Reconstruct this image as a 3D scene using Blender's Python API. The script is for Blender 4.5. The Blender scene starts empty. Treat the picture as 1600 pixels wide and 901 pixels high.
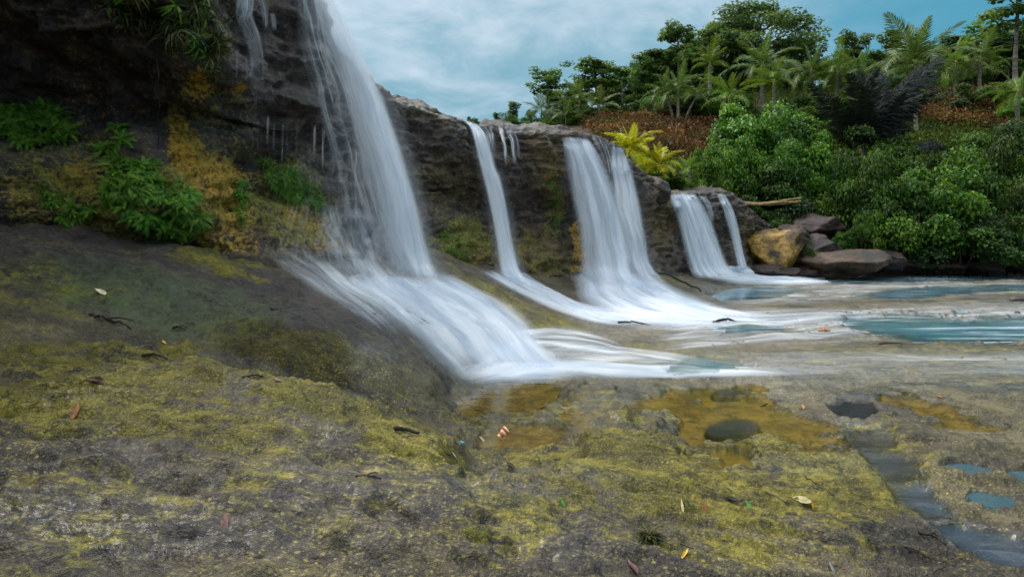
import bpy, math, random
import numpy as np
from mathutils import Vector, Matrix, Euler
from mathutils.bvhtree import BVHTree

# ------------------------------------------------------------------ camera, sky, sun, exposure
SC = bpy.context.scene
COL = SC.collection
CAM_H = 1.5          # eye height above the river bed
FPX = 889.0          # 20 mm lens on 36 mm, in 1600 px
HZ = 375.0           # horizon row of the photograph
cam_d = bpy.data.cameras.new('camera')
cam_d.lens = 20.0; cam_d.sensor_width = 36.0
cam_d.shift_y = -(450.5 - HZ) / 1600.0
cam_d.clip_start = 0.05; cam_d.clip_end = 3000
cam = bpy.data.objects.new('camera', cam_d); COL.objects.link(cam)
cam.location = (0, 0, CAM_H); cam.rotation_euler = (math.radians(90), 0, 0)
SC.camera = cam
SUN_EL, SUN_AZ = math.radians(52), math.radians(-52)   # azimuth measured from +Y towards +X
vs = SC.view_settings
vs.view_transform = 'Standard'; vs.look = 'None'; vs.gamma = 1.0; vs.use_curve_mapping = False
vs.exposure = 0.45
SC.render.engine = 'CYCLES'
SC.cycles.use_denoising = True
SC.cycles.denoising_prefilter = 'ACCURATE'
SC.cycles.transparent_max_bounces = 40
SC.cycles.max_bounces = 6
SC.cycles.diffuse_bounces = 3


class NT:
    """small helper to write node trees"""
    def __init__(s, tree):
        s.t = tree
    def n(s, typ, ins=None, **kw):
        nd = s.t.nodes.new(typ)
        for k, v in kw.items():
            setattr(nd, k, v)
        for k, v in (ins or {}).items():
            s.put(nd.inputs[k], v)
        return nd
    def put(s, sock, v):
        if isinstance(v, bpy.types.NodeSocket):
            s.t.links.new(v, sock)
        elif isinstance(v, bpy.types.Node):
            s.t.links.new(v.outputs[0], sock)
        else:
            sock.default_value = v
    def math(s, op, a, b=0.0, c=None, clamp=False):
        ins = {0: a, 1: b}
        if c is not None: ins[2] = c
        return s.n('ShaderNodeMath', ins, operation=op, use_clamp=clamp).outputs[0]
    def mix(s, f, a, b, blend='MIX'):
        nd = s.t.nodes.new('ShaderNodeMix'); nd.data_type = 'RGBA'; nd.blend_type = blend; nd.clamp_factor = True
        s.put(nd.inputs[0], f); s.put(nd.inputs[6], a); s.put(nd.inputs[7], b)
        return nd.outputs[2]
    def ramp(s, f, lo, hi, a=0.0, b=1.0):
        nd = s.n('ShaderNodeMapRange', {0: f, 1: lo, 2: hi, 3: a, 4: b}, interpolation_type='SMOOTHSTEP', clamp=True)
        return nd.outputs[0]
    def noise(s, vec, scale, detail=4, rough=0.55, dist=0.0, col=False):
        nd = s.n('ShaderNodeTexNoise', {'Scale': scale, 'Detail': detail, 'Roughness': rough, 'Distortion': dist})
        if vec is not None: s.put(nd.inputs['Vector'], vec)
        return nd.outputs[1 if col else 0]
    def scale(s, vec, sc):
        return s.n('ShaderNodeVectorMath', {0: vec, 1: sc}, operation='MULTIPLY').outputs[0]
    def attr(s, name):
        return s.n('ShaderNodeAttribute', attribute_name=name)


def rgb(r, g, b):
    """sRGB 0..255 to linear rgba"""
    f = lambda c: c / 12.92 if c <= 0.04045 else ((c + 0.055) / 1.055) ** 2.4
    return (f(r / 255), f(g / 255), f(b / 255), 1.0)


world = bpy.data.worlds.new('World'); SC.world = world; world.use_nodes = True
w = NT(world.node_tree)
for nd in list(world.node_tree.nodes): world.node_tree.nodes.remove(nd)
sky = w.n('ShaderNodeTexSky', sky_type='NISHITA', sun_disc=False, sun_elevation=SUN_EL, sun_rotation=SUN_AZ,
          air_density=1.2, dust_density=1.5, ozone_density=2.0)
tc = w.n('ShaderNodeTexCoord').outputs['Generated']
sep = w.n('ShaderNodeSeparateXYZ', {0: tc})
dz = w.math('ADD', w.math('MAXIMUM', sep.outputs[2], 0.0), 0.22)
cx = w.math('DIVIDE', sep.outputs[0], dz); cy = w.math('DIVIDE', sep.outputs[1], dz)
pl = w.n('ShaderNodeCombineXYZ', {0: cx, 1: cy, 2: 0.37})
c1 = w.noise(pl.outputs[0], 1.15, 6, 0.55, 0.35)
c2 = w.noise(pl.outputs[0], 3.4, 5, 0.6, 0.5)
cl = w.math('ADD', w.math('MULTIPLY', c1, 0.72), w.math('MULTIPLY', c2, 0.28))
# thick bright cloud, thin blue-grey cloud, clear teal sky towards the right
bright = w.ramp(cl, 0.38, 0.60)
cloud = w.mix(bright, (2.1, 4.1, 5.2, 1), (5.9, 7.0, 8.1, 1))
clear = w.mix(0.75, sky.outputs[0], (0.5, 3.3, 4.7, 1))
gap = w.ramp(w.math('ADD', w.math('MULTIPLY', sep.outputs[0], 1.35), w.math('MULTIPLY', cl, -0.75)), -0.10, 0.42)
over = w.ramp(sep.outputs[2], 0.40, 0.95, 1.0, 3.3)       # an overcast sky is brightest overhead
skycol = w.mix(gap, cloud, clear)
skycol = w.n('ShaderNodeVectorMath', {0: w.mix(w.ramp(sep.outputs[2], .4, .7), skycol, (5.4, 5.9, 6.4, 1)), 3: over}, operation='SCALE').outputs[0]
bg = w.n('ShaderNodeBackground', {0: skycol, 1: 0.082})
out = w.n('ShaderNodeOutputWorld', {0: bg})

sun_d = bpy.data.lights.new('sun', 'SUN'); sun_d.energy = 2.3; sun_d.angle = math.radians(15); sun_d.color = (1.0, 0.95, 0.88)
sun = bpy.data.objects.new('sun', sun_d); COL.objects.link(sun)
sd = Vector((math.sin(SUN_AZ) * math.cos(SUN_EL), math.cos(SUN_AZ) * math.cos(SUN_EL), math.sin(SUN_EL)))
sun.rotation_euler = sd.to_track_quat('Z', 'Y').to_euler()

# ------------------------------------------------------------------ numpy helpers
random.seed(7)
RNG = np.random.default_rng(11)
_perm = np.random.default_rng(3).permutation(256)
_perm = np.concatenate([_perm, _perm, _perm])
_grad = np.array([[1,1,0],[-1,1,0],[1,-1,0],[-1,-1,0],[1,0,1],[-1,0,1],[1,0,-1],[-1,0,-1],[0,1,1],[0,-1,1],[0,1,-1],[0,-1,-1]], float)


def perlin(x, y, z):
    x, y, z = np.broadcast_arrays(np.asarray(x, float), y, z)
    xi, yi, zi = np.floor(x).astype(int), np.floor(y).astype(int), np.floor(z).astype(int)
    xf, yf, zf = x - xi, y - yi, z - zi
    xi &= 255; yi &= 255; zi &= 255
    fade = lambda t: t * t * t * (t * (t * 6 - 15) + 10)
    u, v, q = fade(xf), fade(yf), fade(zf)
    def g(a, b, c):
        h = _perm[_perm[_perm[xi + a] + yi + b] + zi + c] % 12
        gr = _grad[h]
        return gr[..., 0] * (xf - a) + gr[..., 1] * (yf - b) + gr[..., 2] * (zf - c)
    l = lambda a, b, t: a + (b - a) * t
    return l(l(l(g(0,0,0), g(1,0,0), u), l(g(0,1,0), g(1,1,0), u), v),
             l(l(g(0,0,1), g(1,0,1), u), l(g(0,1,1), g(1,1,1), u), v), q)


def fbm(x, y, z, octv=4, gain=0.5):
    s = 0; a = 1.0; f = 1.0
    for k in range(octv):
        s = s + a * perlin(x * f + 17.3 * k, y * f + 5.1 * k, z * f - 9.7 * k)
        a *= gain; f *= 2.03
    return s


def sstep(a, b, x):
    t = np.clip((x - a) / (b - a), 0, 1)
    return t * t * (3 - 2 * t)


def P(px, py, d):
    """photograph pixel + distance -> point of the place"""
    return np.array([(px - 800.0) / FPX * d, d, CAM_H - (py - HZ) / FPX * d])


def to_px(x, y, z):
    y = np.maximum(y, 0.05)
    return 800 + x / y * FPX, HZ + (CAM_H - z) / y * FPX


def catmull(pts, n):
    """resample a list of points (any dimension) to n points along a Catmull-Rom spline"""
    p = np.asarray(pts, float)
    m = len(p)
    t = np.linspace(0, m - 1, n)
    i = np.clip(np.floor(t).astype(int), 0, m - 2)
    f = (t - i).reshape((-1,) + (1,) * (p.ndim - 1))
    g = lambda k: p[np.clip(k, 0, m - 1)]
    p0, p1, p2, p3 = g(i - 1), g(i), g(i + 1), g(i + 2)
    p0 = np.where((i - 1 < 0).reshape(f.shape), 2 * p1 - p2, p0)
    p3 = np.where((i + 2 > m - 1).reshape(f.shape), 2 * p2 - p1, p3)
    return 0.5 * (2 * p1 + (p2 - p0) * f + (2 * p0 - 5 * p1 + 4 * p2 - p3) * f ** 2 + (3 * p1 - p0 - 3 * p2 + p3) * f ** 3)


class RBF:
    def __init__(s, pts, vals, smooth=1e-4):
        s.p = np.asarray(pts, float); n = len(s.p)
        d = np.linalg.norm(s.p[:, None] - s.p[None], axis=2)
        A = np.zeros((n + 3, n + 3)); A[:n, :n] = s.k(d) + np.eye(n) * smooth
        A[:n, n] = 1; A[:n, n + 1:] = s.p; A[n, :n] = 1; A[n + 1:, :n] = s.p.T
        s.w = np.linalg.solve(A, np.concatenate([vals, [0, 0, 0]]))
    def k(s, d):
        return d * d * np.log(d + 1e-9)
    def __call__(s, q):
        n = len(s.p); o = np.empty(len(q))
        for i in range(0, len(q), 20000):
            b = q[i:i + 20000]
            d = np.sqrt(((b[:, None] - s.p[None]) ** 2).sum(2))
            o[i:i + 20000] = s.k(d) @ s.w[:n] + s.w[n] + b @ s.w[n + 1:]
        return o


def grid_faces(nr, nc):
    i = np.arange(nr * nc).reshape(nr, nc)
    return np.stack([i[:-1, :-1], i[:-1, 1:], i[1:, 1:], i[1:, :-1]], -1).reshape(-1, 4)


def build(name, v, f, mat, parent=None, attrs=None, uv=None, smooth=True, fattrs=None, loc=None):
    """verts (n,3), faces (m,k) array or list -> linked mesh object"""
    me = bpy.data.meshes.new(name)
    v = np.asarray(v, np.float32)
    if isinstance(f, np.ndarray):
        m, k = f.shape
        me.vertices.add(len(v)); me.vertices.foreach_set('co', v.ravel())
        me.loops.add(m * k); me.loops.foreach_set('vertex_index', f.astype(np.int32).ravel())
        me.polygons.add(m)
        me.polygons.foreach_set('loop_start', np.arange(0, m * k, k, dtype=np.int32))
        me.polygons.foreach_set('loop_total', np.full(m, k, np.int32))
        me.update(calc_edges=True)
    else:
        me.from_pydata([tuple(a) for a in v], [], [tuple(a) for a in f]); me.update()
    if smooth:
        me.polygons.foreach_set('use_smooth', np.ones(len(me.polygons), bool))
    for k_, a in (attrs or {}).items():
        at = me.attributes.new(k_, 'FLOAT', 'POINT'); at.data.foreach_set('value', np.asarray(a, np.float32).ravel())
    for k_, a in (fattrs or {}).items():
        at = me.attributes.new(k_, 'FLOAT', 'FACE'); at.data.foreach_set('value', np.asarray(a, np.float32).ravel())
    if uv is not None:
        l = me.uv_layers.new(name='UVMap')
        vi = np.empty(len(me.loops), np.int32); me.loops.foreach_get('vertex_index', vi)
        l.data.foreach_set('uv', np.asarray(uv, np.float32)[vi].ravel())
    me.validate()
    for m_ in (mat if isinstance(mat, (list, tuple)) else [mat]):
        me.materials.append(m_)
    o = bpy.data.objects.new(name, me); COL.objects.link(o)
    if parent: o.parent = parent
    if loc is not None: o.location = loc
    return o


def tag(o, label=None, cat=None, group=None, kind=None):
    if label: o['label'] = label
    if cat: o['category'] = cat
    if group: o['group'] = group
    if kind: o['kind'] = kind
    return o


def empty(name, loc, rz=0.0, sc=1.0):
    o = bpy.data.objects.new(name, None); COL.objects.link(o)
    o.location = tuple(loc); o.rotation_euler = (0, 0, rz); o.scale = (sc, sc, sc)
    o.empty_display_size = 0.1
    return o


def link_mesh(name, me, parent=None, loc=(0, 0, 0), rot=(0, 0, 0), sc=(1, 1, 1)):
    o = bpy.data.objects.new(name, me); COL.objects.link(o)
    if parent: o.parent = parent
    o.location = tuple(loc); o.rotation_euler = rot; o.scale = sc if isinstance(sc, (tuple, list)) else (sc,) * 3
    return o


def tube(pts, radii, sides=7, cap=True):
    """tapered tube along points -> verts, list of quads"""
    pts = np.asarray(pts, float); n = len(pts); radii = np.broadcast_to(np.asarray(radii, float), (n,))
    t = np.gradient(pts, axis=0); t /= np.linalg.norm(t, axis=1)[:, None] + 1e-9
    up = np.array([0, 0, 1.0]) if abs(t[0][2]) < 0.9 else np.array([1.0, 0, 0])
    vs_, fs = [], []
    for i in range(n):
        a = np.cross(t[i], up); a /= np.linalg.norm(a) + 1e-9
        b = np.cross(t[i], a)
        up = -b if np.dot(-b, up) > 0 else b
        th = np.arange(sides) / sides * 2 * np.pi
        vs_.append(pts[i] + radii[i] * (np.cos(th)[:, None] * a + np.sin(th)[:, None] * b))
    v = np.concatenate(vs_)
    for i in range(n - 1):
        for k in range(sides):
            k2 = (k + 1) % sides
            fs.append((i * sides + k, i * sides + k2, (i + 1) * sides + k2, (i + 1) * sides + k))
    if cap:
        fs.append(tuple(range(sides))[::-1]); fs.append(tuple((n - 1) * sides + k for k in range(sides)))
    return v, fs


def join(parts):
    V, F, o = [], [], 0
    for v, f in parts:
        V.append(np.asarray(v)); F += [tuple(int(i) + o for i in q) for q in f]; o += len(v)
    return np.concatenate(V), F


# ------------------------------------------------------------------ materials
def new_mat(name):
    m = bpy.data.materials.new(name); m.use_nodes = True
    for nd in list(m.node_tree.nodes): m.node_tree.nodes.remove(nd)
    return m, NT(m.node_tree)


def finish(t, shader, disp=None):
    t.n('ShaderNodeOutputMaterial', {0: shader})


def mat_ground():
    m, t = new_mat('wet_rock')
    co = t.n('ShaderNodeTexCoord').outputs['Object']
    n0 = t.noise(co, 0.45, 3, 0.6); n1 = t.noise(co, 1.3, 5, 0.62, .3); n2 = t.noise(co, 5.5, 6, 0.68, 0.5); n3 = t.noise(co, 24, 5, 0.7); n4 = t.noise(co, 95, 3, 0.65)
    flow = t.noise(t.scale(co, (4, 20, 9)), 1.0, 4, 0.55, 1.0)
    mixn = t.math('ADD', t.math('MULTIPLY', n2, 0.5), t.math('MULTIPLY', n3, 0.5))
    ns = t.noise(t.scale(co, (1.1, 4.6, 3)), 1.0, 6, 0.66, .9)       # bedding and flow streaks across the shelf
    nf = t.noise(t.scale(co, (9, 34, 20)), 1.0, 4, 0.65, .6)
    mixn = t.math('ADD', t.math('MULTIPLY', mixn, .6), t.math('MULTIPLY', nf, .4))
    rock = t.mix(t.ramp(n1, 0.36, 0.64), rgb(52, 46, 32), rgb(112, 102, 74))
    rock = t.mix(t.math('MULTIPLY', t.attr('purple').outputs[2], .8), rock, t.mix(t.ramp(mixn, .36, .64), rgb(36, 30, 29), rgb(82, 72, 66)))
    rock = t.mix(t.ramp(ns, .36, .50), t.mix(.6, rock, rgb(34, 29, 24)), rock)
    rock = t.mix(t.math('MULTIPLY', t.ramp(n0, 0.45, 0.62), .5), rock, rgb(100, 90, 84))
    rock = t.mix(t.ramp(mixn, 0.37, 0.56), t.mix(0.72, rock, (0.012, 0.010, 0.008, 1)), rock)
    rock = t.mix(t.math('MULTIPLY', t.ramp(n4, 0.50, 0.70), t.math('SUBTRACT', .55, t.math('MULTIPLY', t.attr('purple').outputs[2], .38))), rock, rgb(146, 134, 100))
    tan = t.attr('tan').outputs[2]
    rock = t.mix(t.math('MULTIPLY', tan, 0.85), rock, t.mix(n3, rgb(68, 59, 44), rgb(134, 117, 86)))
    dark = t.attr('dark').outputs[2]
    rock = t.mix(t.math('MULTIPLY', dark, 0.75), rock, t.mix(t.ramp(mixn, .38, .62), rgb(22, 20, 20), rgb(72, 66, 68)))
    moss_a = t.attr('moss').outputs[2]
    mossf = t.ramp(t.math('ADD', t.math('ADD', moss_a, t.math('MULTIPLY', t.math('SUBTRACT', ns, 0.5), 2.6)), t.math('MULTIPLY', t.math('SUBTRACT', mixn, 0.5), 3.0)), 0.2, .8, 0, .92)
    mcol = t.mix(t.ramp(mixn, 0.38, 0.6), rgb(42, 39, 8), rgb(138, 126, 38))
    mcol = t.mix(t.ramp(t.noise(co, 2.2, 4, .6, .5), 0.38, 0.6), t.mix(.6, mcol, rgb(34, 33, 8)), mcol)
    mcol = t.mix(t.math('MULTIPLY', t.ramp(n4, 0.50, 0.68), 0.45), mcol, rgb(168, 156, 72))
    mcol = t.mix(t.math('MULTIPLY', t.attr('moss_shade').outputs[2], .85), mcol, t.mix(t.ramp(mixn, .38, .62), rgb(15, 14, 4), rgb(74, 64, 18)))
    col = t.mix(mossf, rock, mcol)
    # algae flecks
    fl_a = t.attr('fleck').outputs[2]
    for sc, th_, seed_ in ((60, .52, 0), (105, .50, 4.4)):
        vo = t.n('ShaderNodeTexVoronoi', {'Vector': t.n('ShaderNodeVectorMath', {0: t.scale(co, (sc * .5, sc, sc * .8)), 1: (seed_, seed_, 0)}, operation='ADD').outputs[0], 'Scale': 1.0, 'Randomness': 1.0}, feature='F1')
        pick = t.math('GREATER_THAN', t.n('ShaderNodeSeparateColor', {0: vo.outputs[1]}).outputs[0], th_)
        fl = t.math('MULTIPLY', t.math('MULTIPLY', t.ramp(vo.outputs[0], 0.42, 0.14), pick), fl_a)
        fl = t.math('MULTIPLY', fl, t.ramp(t.math('ADD', t.math('MULTIPLY', n2, .6), t.math('MULTIPLY', n1, .4)), 0.38, 0.56))
        col = t.mix(t.math('MULTIPLY', fl, 0.62), col, t.mix(n3, rgb(136, 118, 34), rgb(200, 188, 112)))
    gr = t.attr('green').outputs[2]
    col = t.mix(t.math('MULTIPLY', gr, t.ramp(mixn, 0.4, 0.6)), col, t.mix(n3, rgb(30, 56, 20), rgb(88, 116, 66)))
    oc = t.ramp(t.math('ADD', t.attr('ochre').outputs[2], t.math('MULTIPLY', t.math('SUBTRACT', mixn, .5), 2.2)), .25, 1.0)
    ocol = t.mix(t.ramp(n2, .35, .65), rgb(84, 68, 16), rgb(150, 122, 44))
    col = t.mix(oc, col, t.mix(t.math('MULTIPLY', t.ramp(n3, 0.5, 0.7), .6), ocol, rgb(186, 160, 96)))
    wet = t.attr('wet').outputs[2]
    rough = t.math('ADD', .55, t.math('MULTIPLY', t.math('SUBTRACT', n3, 0.5), 0.5), clamp=True)
    h = t.math('ADD', t.math('ADD', t.math('MULTIPLY', n2, 1.0), t.math('MULTIPLY', n3, 0.5)), t.math('MULTIPLY', n4, 0.16))
    bump = t.n('ShaderNodeBump', {'Strength': t.math('SUBTRACT', .9, t.math('MULTIPLY', t.attr('film').outputs[2], .5)), 'Distance': 0.06, 'Height': h})
    film = t.n('ShaderNodeBump', {'Strength': t.math('SUBTRACT', .5, t.math('MULTIPLY', t.attr('film').outputs[2], .30)), 'Distance': 0.03, 'Height': t.math('ADD', flow, t.math('MULTIPLY', h, t.math('SUBTRACT', .5, t.math('MULTIPLY', t.attr('film').outputs[2], .42))))})
    p = t.n('ShaderNodeBsdfPrincipled', {'Base Color': col, 'Roughness': rough, 'Normal': bump, 'Specular IOR Level': 0.28,
            'Coat Weight': t.math('MAXIMUM', t.ramp(wet, .45, 1.1), t.attr('film').outputs[2]), 'Coat Roughness': t.math('ADD', .13, t.math('MULTIPLY', t.attr('fleck').outputs[2], .09)), 'Coat IOR': 1.33, 'Coat Normal': film})
    finish(t, p)
    return m


def mat_cliff():
    m, t = new_mat('cliff_rock')
    co = t.n('ShaderNodeTexCoord').outputs['Object']
    n1 = t.noise(co, 0.8, 5, 0.6); n2 = t.noise(co, 4.2, 6, 0.65, 0.5); n3 = t.noise(co, 19, 5, 0.65); n4 = t.noise(co, 70, 3, .6)
    st = t.noise(t.scale(co, (1.2, 1.2, 7.5)), 1.0, 5, 0.6, 0.6)
    mixn = t.math('ADD', t.math('MULTIPLY', n2, 0.5), t.math('MULTIPLY', n3, 0.5))
    rock = t.mix(t.ramp(st, 0.36, 0.64), rgb(40, 34, 29), rgb(116, 100, 84))
    rock = t.mix(t.math('MULTIPLY', t.ramp(n1, 0.42, 0.66), .6), rock, rgb(112, 102, 102))
    rock = t.mix(t.ramp(mixn, 0.38, 0.6), t.mix(0.6, rock, (0.006, 0.005, 0.005, 1)), rock)
    rock = t.mix(t.math('MULTIPLY', t.ramp(n4, 0.55, 0.75), 0.4), rock, rgb(120, 110, 100))
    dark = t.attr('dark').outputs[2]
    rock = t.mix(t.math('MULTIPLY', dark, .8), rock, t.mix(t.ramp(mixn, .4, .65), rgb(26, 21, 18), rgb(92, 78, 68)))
    vs_ = t.noise(t.scale(co, (5, 5, .5)), 1.0, 4, .6, .4)
    rock = t.mix(t.math('MULTIPLY', t.ramp(vs_, .48, .62), .7), rock, t.mix(.5, rock, (0.006, .005, .005, 1)))
    rock = t.mix(t.math('MULTIPLY', t.ramp(vs_, .40, .30), .35), rock, rgb(120, 104, 86))
    brown = t.attr('brown').outputs[2]
    rock = t.mix(t.math('MULTIPLY', brown, t.ramp(mixn, .36, .6)), rock, t.mix(n3, rgb(70, 55, 24), rgb(146, 122, 70)))
    oc = t.ramp(t.math('ADD', t.math('MULTIPLY', t.attr('ochre').outputs[2], 1.05), t.math('ADD', t.math('MULTIPLY', t.math('SUBTRACT', n1, .5), 1.4), t.math('MULTIPLY', t.math('SUBTRACT', mixn, 0.5), 3.6))), 0.25, 1.0)
    col = t.mix(oc, rock, t.mix(t.ramp(n3, .32, .68), rgb(96, 70, 16), rgb(214, 166, 56)))
    gr = t.ramp(t.math('ADD', t.attr('green').outputs[2], t.math('MULTIPLY', t.math('SUBTRACT', mixn, 0.5), 3.6)), 0.3, 1.05)
    col = t.mix(gr, col, t.mix(t.ramp(n3, .3, .7), rgb(52, 54, 14), rgb(136, 132, 52)))
    wet = t.attr('wet').outputs[2]
    rough = t.math('ADD', t.math('SUBTRACT', 0.8, t.math('MULTIPLY', wet, 0.45)), t.math('MULTIPLY', t.math('SUBTRACT', n3, 0.5), 0.4), clamp=True)
    h = t.math('ADD', t.math('ADD', t.math('MULTIPLY', n2, 1.0), t.math('MULTIPLY', n3, 0.45)), t.math('MULTIPLY', st, 0.8))
    h = t.math('ADD', h, t.math('MULTIPLY', n4, .12))
    bump = t.n('ShaderNodeBump', {'Strength': 0.9, 'Distance': 0.12, 'Height': h})
    p = t.n('ShaderNodeBsdfPrincipled', {'Base Color': col, 'Roughness': rough, 'Normal': bump, 'Specular IOR Level': 0.3, 'Coat Weight': wet, 'Coat Roughness': .18, 'Coat IOR': 1.33, 'Coat Normal': bump})
    finish(t, p)
    return m


def mat_boulder(name, c_lo, c_hi, stain=None):
    m, t = new_mat(name)
    co = t.n('ShaderNodeTexCoord').outputs['Object']
    n1 = t.noise(co, 1.1, 5, 0.6); n2 = t.noise(co, 5, 6, 0.65, .4); n3 = t.noise(co, 24, 4, .6)
    mixn = t.math('ADD', t.math('MULTIPLY', n2, .55), t.math('MULTIPLY', n3, .45))
    col = t.mix(t.ramp(mixn, .36, .64), c_lo, c_hi)
    if stain: col = t.mix(t.ramp(n1, .42, .62), col, t.mix(mixn, stain, (0.01, .01, .008, 1)))
    bump = t.n('ShaderNodeBump', {'Strength': 0.8, 'Distance': 0.08, 'Height': mixn})
    finish(t, t.n('ShaderNodeBsdfPrincipled', {'Base Color': col, 'Roughness': .6, 'Normal': bump}))
    return m


def mat_soil():
    m, t = new_mat('hill_soil')
    co = t.n('ShaderNodeTexCoord').outputs['Object']
    n1 = t.noise(co, 0.25, 5, 0.6); n2 = t.noise(co, 1.6, 6, 0.65)
    col = t.mix(t.ramp(n1, .4, .6), rgb(58, 34, 18), rgb(46, 56, 20))
    col = t.mix(t.ramp(n2, .4, .65), col, t.mix(n1, rgb(98, 58, 28), rgb(40, 44, 16)))
    bump = t.n('ShaderNodeBump', {'Strength': 1.0, 'Distance': .4, 'Height': n2})
    finish(t, t.n('ShaderNodeBsdfPrincipled', {'Base Color': col, 'Roughness': .9, 'Normal': bump}))
    return m


def mat_leaf(name, c_dark, c_mid, c_light, trans=0.32, rough=0.45):
    m, t = new_mat(name)
    tint = t.attr('tint').outputs[2]
    rnd = t.n('ShaderNodeObjectInfo').outputs['Random']
    a = t.mix(t.ramp(tint, 0.0, 0.5), c_dark, c_mid)
    a = t.mix(t.ramp(tint, 0.5, 1.0), a, c_light)
    hsv = t.n('ShaderNodeHueSaturation', {'Hue': t.math('ADD', .485, t.math('MULTIPLY', rnd, .03)), 'Saturation': 1.0,
                                         'Value': t.math('ADD', .8, t.math('MULTIPLY', rnd, .4)), 'Color': a})
    p = t.n('ShaderNodeBsdfPrincipled', {'Base Color': hsv.outputs[0], 'Roughness': rough, 'Specular IOR Level': .35})
    tr = t.n('ShaderNodeBsdfTranslucent', {0: t.mix(0.35, hsv.outputs[0], (0.12, 0.16, 0.01, 1))})
    mx = t.n('ShaderNodeMixShader', {0: trans, 1: p.outputs[0], 2: tr.outputs[0]})
    finish(t, mx)
    return m


def mat_bark(name, lo, hi):
    m, t = new_mat(name)
    co = t.n('ShaderNodeTexCoord').outputs['Object']
    n = t.noise(t.scale(co, (6, 6, 26)), 1.0, 5, .6)
    bump = t.n('ShaderNodeBump', {'Strength': .7, 'Distance': .03, 'Height': n})
    finish(t, t.n('ShaderNodeBsdfPrincipled', {'Base Color': t.mix(t.ramp(n, .35, .65), lo, hi), 'Roughness': .85, 'Normal': bump}))
    return m


def mat_plain(name, lo, hi, rough=.5, scale=30):
    m, t = new_mat(name)
    co = t.n('ShaderNodeTexCoord').outputs['Object']
    n = t.noise(co, scale, 4, .6)
    finish(t, t.n('ShaderNodeBsdfPrincipled', {'Base Color': t.mix(t.ramp(n, .35, .65), lo, hi), 'Roughness': rough}))
    return m


def mat_fall(name, lo=0.42, hi=0.66, amin=0.25, amax=1.0, sx=9.0, sy=0.5):
    """falling water smoothed by its own speed: white, soft, streaked along the flow"""
    m, t = new_mat(name)
    uv = t.n('ShaderNodeUVMap', uv_map='UVMap').outputs[0]
    wob = t.noise(t.scale(uv, (1.2, 0.8, 1)), 1.0, 2, .5, col=True)
    u2 = t.n('ShaderNodeVectorMath', {0: uv, 1: t.n('ShaderNodeVectorMath', {0: wob, 3: 0.3}, operation='SCALE').outputs[0]}, operation='ADD').outputs[0]
    s1 = t.noise(t.scale(u2, (sx, sy, 1)), 1.0, 4, .55)
    s2 = t.noise(t.scale(u2, (sx * 4.2, sy * 1.6, 1)), 1.0, 3, .6)
    s = t.math('ADD', t.math('MULTIPLY', s1, .80), t.math('MULTIPLY', s2, .20))
    a = t.ramp(s, lo, hi, amin, amax)
    d = t.attr('dens').outputs[2]
    # thick water fills in, thin water breaks into strands
    al = t.math('MULTIPLY', d, t.math('ADD', a, t.math('MULTIPLY', d, 0.25)), clamp=True)
    col = t.mix(t.ramp(s, .38, .6), (0.72, 0.80, 0.90, 1), (0.93, 0.95, 0.98, 1))
    df = t.n('ShaderNodeBsdfPrincipled', {'Base Color': col, 'Roughness': .45, 'Specular IOR Level': .3})
    tl = t.n('ShaderNodeBsdfTranslucent', {0: col})
    body = t.n('ShaderNodeMixShader', {0: .45, 1: df.outputs[0], 2: tl.outputs[0]})
    tp = t.n('ShaderNodeBsdfTransparent')
    finish(t, t.n('ShaderNodeMixShader', {0: al, 1: tp.outputs[0], 2: body.outputs[0]}))
    return m


def mat_pool(name, base, opac, streak=0.0, rough=0.06, sc=(1.2, 9, 1)):
    m, t = new_mat(name)
    co = t.n('ShaderNodeTexCoord').outputs['Object']
    s = t.noise(t.scale(co, sc), 1.0, 5, .6, .6)
    fine = t.noise(t.scale(co, (5, 16, 1)), 1.0, 3, .5, .3)
    bump = t.n('ShaderNodeBump', {'Strength': .12, 'Distance': .02, 'Height': t.math('ADD', s, t.math('MULTIPLY', fine, .3))})
    col = t.mix(t.math('MULTIPLY', t.ramp(s, .47, .70), streak), base, (0.72, 0.80, 0.86, 1))
    df = t.n('ShaderNodeBsdfDiffuse', {0: col})
    tp = t.n('ShaderNodeBsdfTransparent', {0: (0.92, 0.93, 0.86, 1)})
    fade = t.attr('fade').outputs[2]
    op = t.math('ADD', t.math('MULTIPLY', opac, fade), t.math('MULTIPLY', t.math('MULTIPLY', t.ramp(s, .5, .7), streak), .5), clamp=True)
    body = t.n('ShaderNodeMixShader', {0: op, 1: tp.outputs[0], 2: df.outputs[0]})
    gl = t.n('ShaderNodeBsdfGlossy', {0: (1, 1, 1, 1), 1: rough, 'Normal': bump})
    fr = t.n('ShaderNodeFresnel', {0: 1.33, 'Normal': bump})
    finish(t, t.n('ShaderNodeMixShader', {0: t.math('MULTIPLY', fr, t.ramp(fade, 0, .4)), 1: body.outputs[0], 2: gl.outputs[0]}))
    return m


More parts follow.
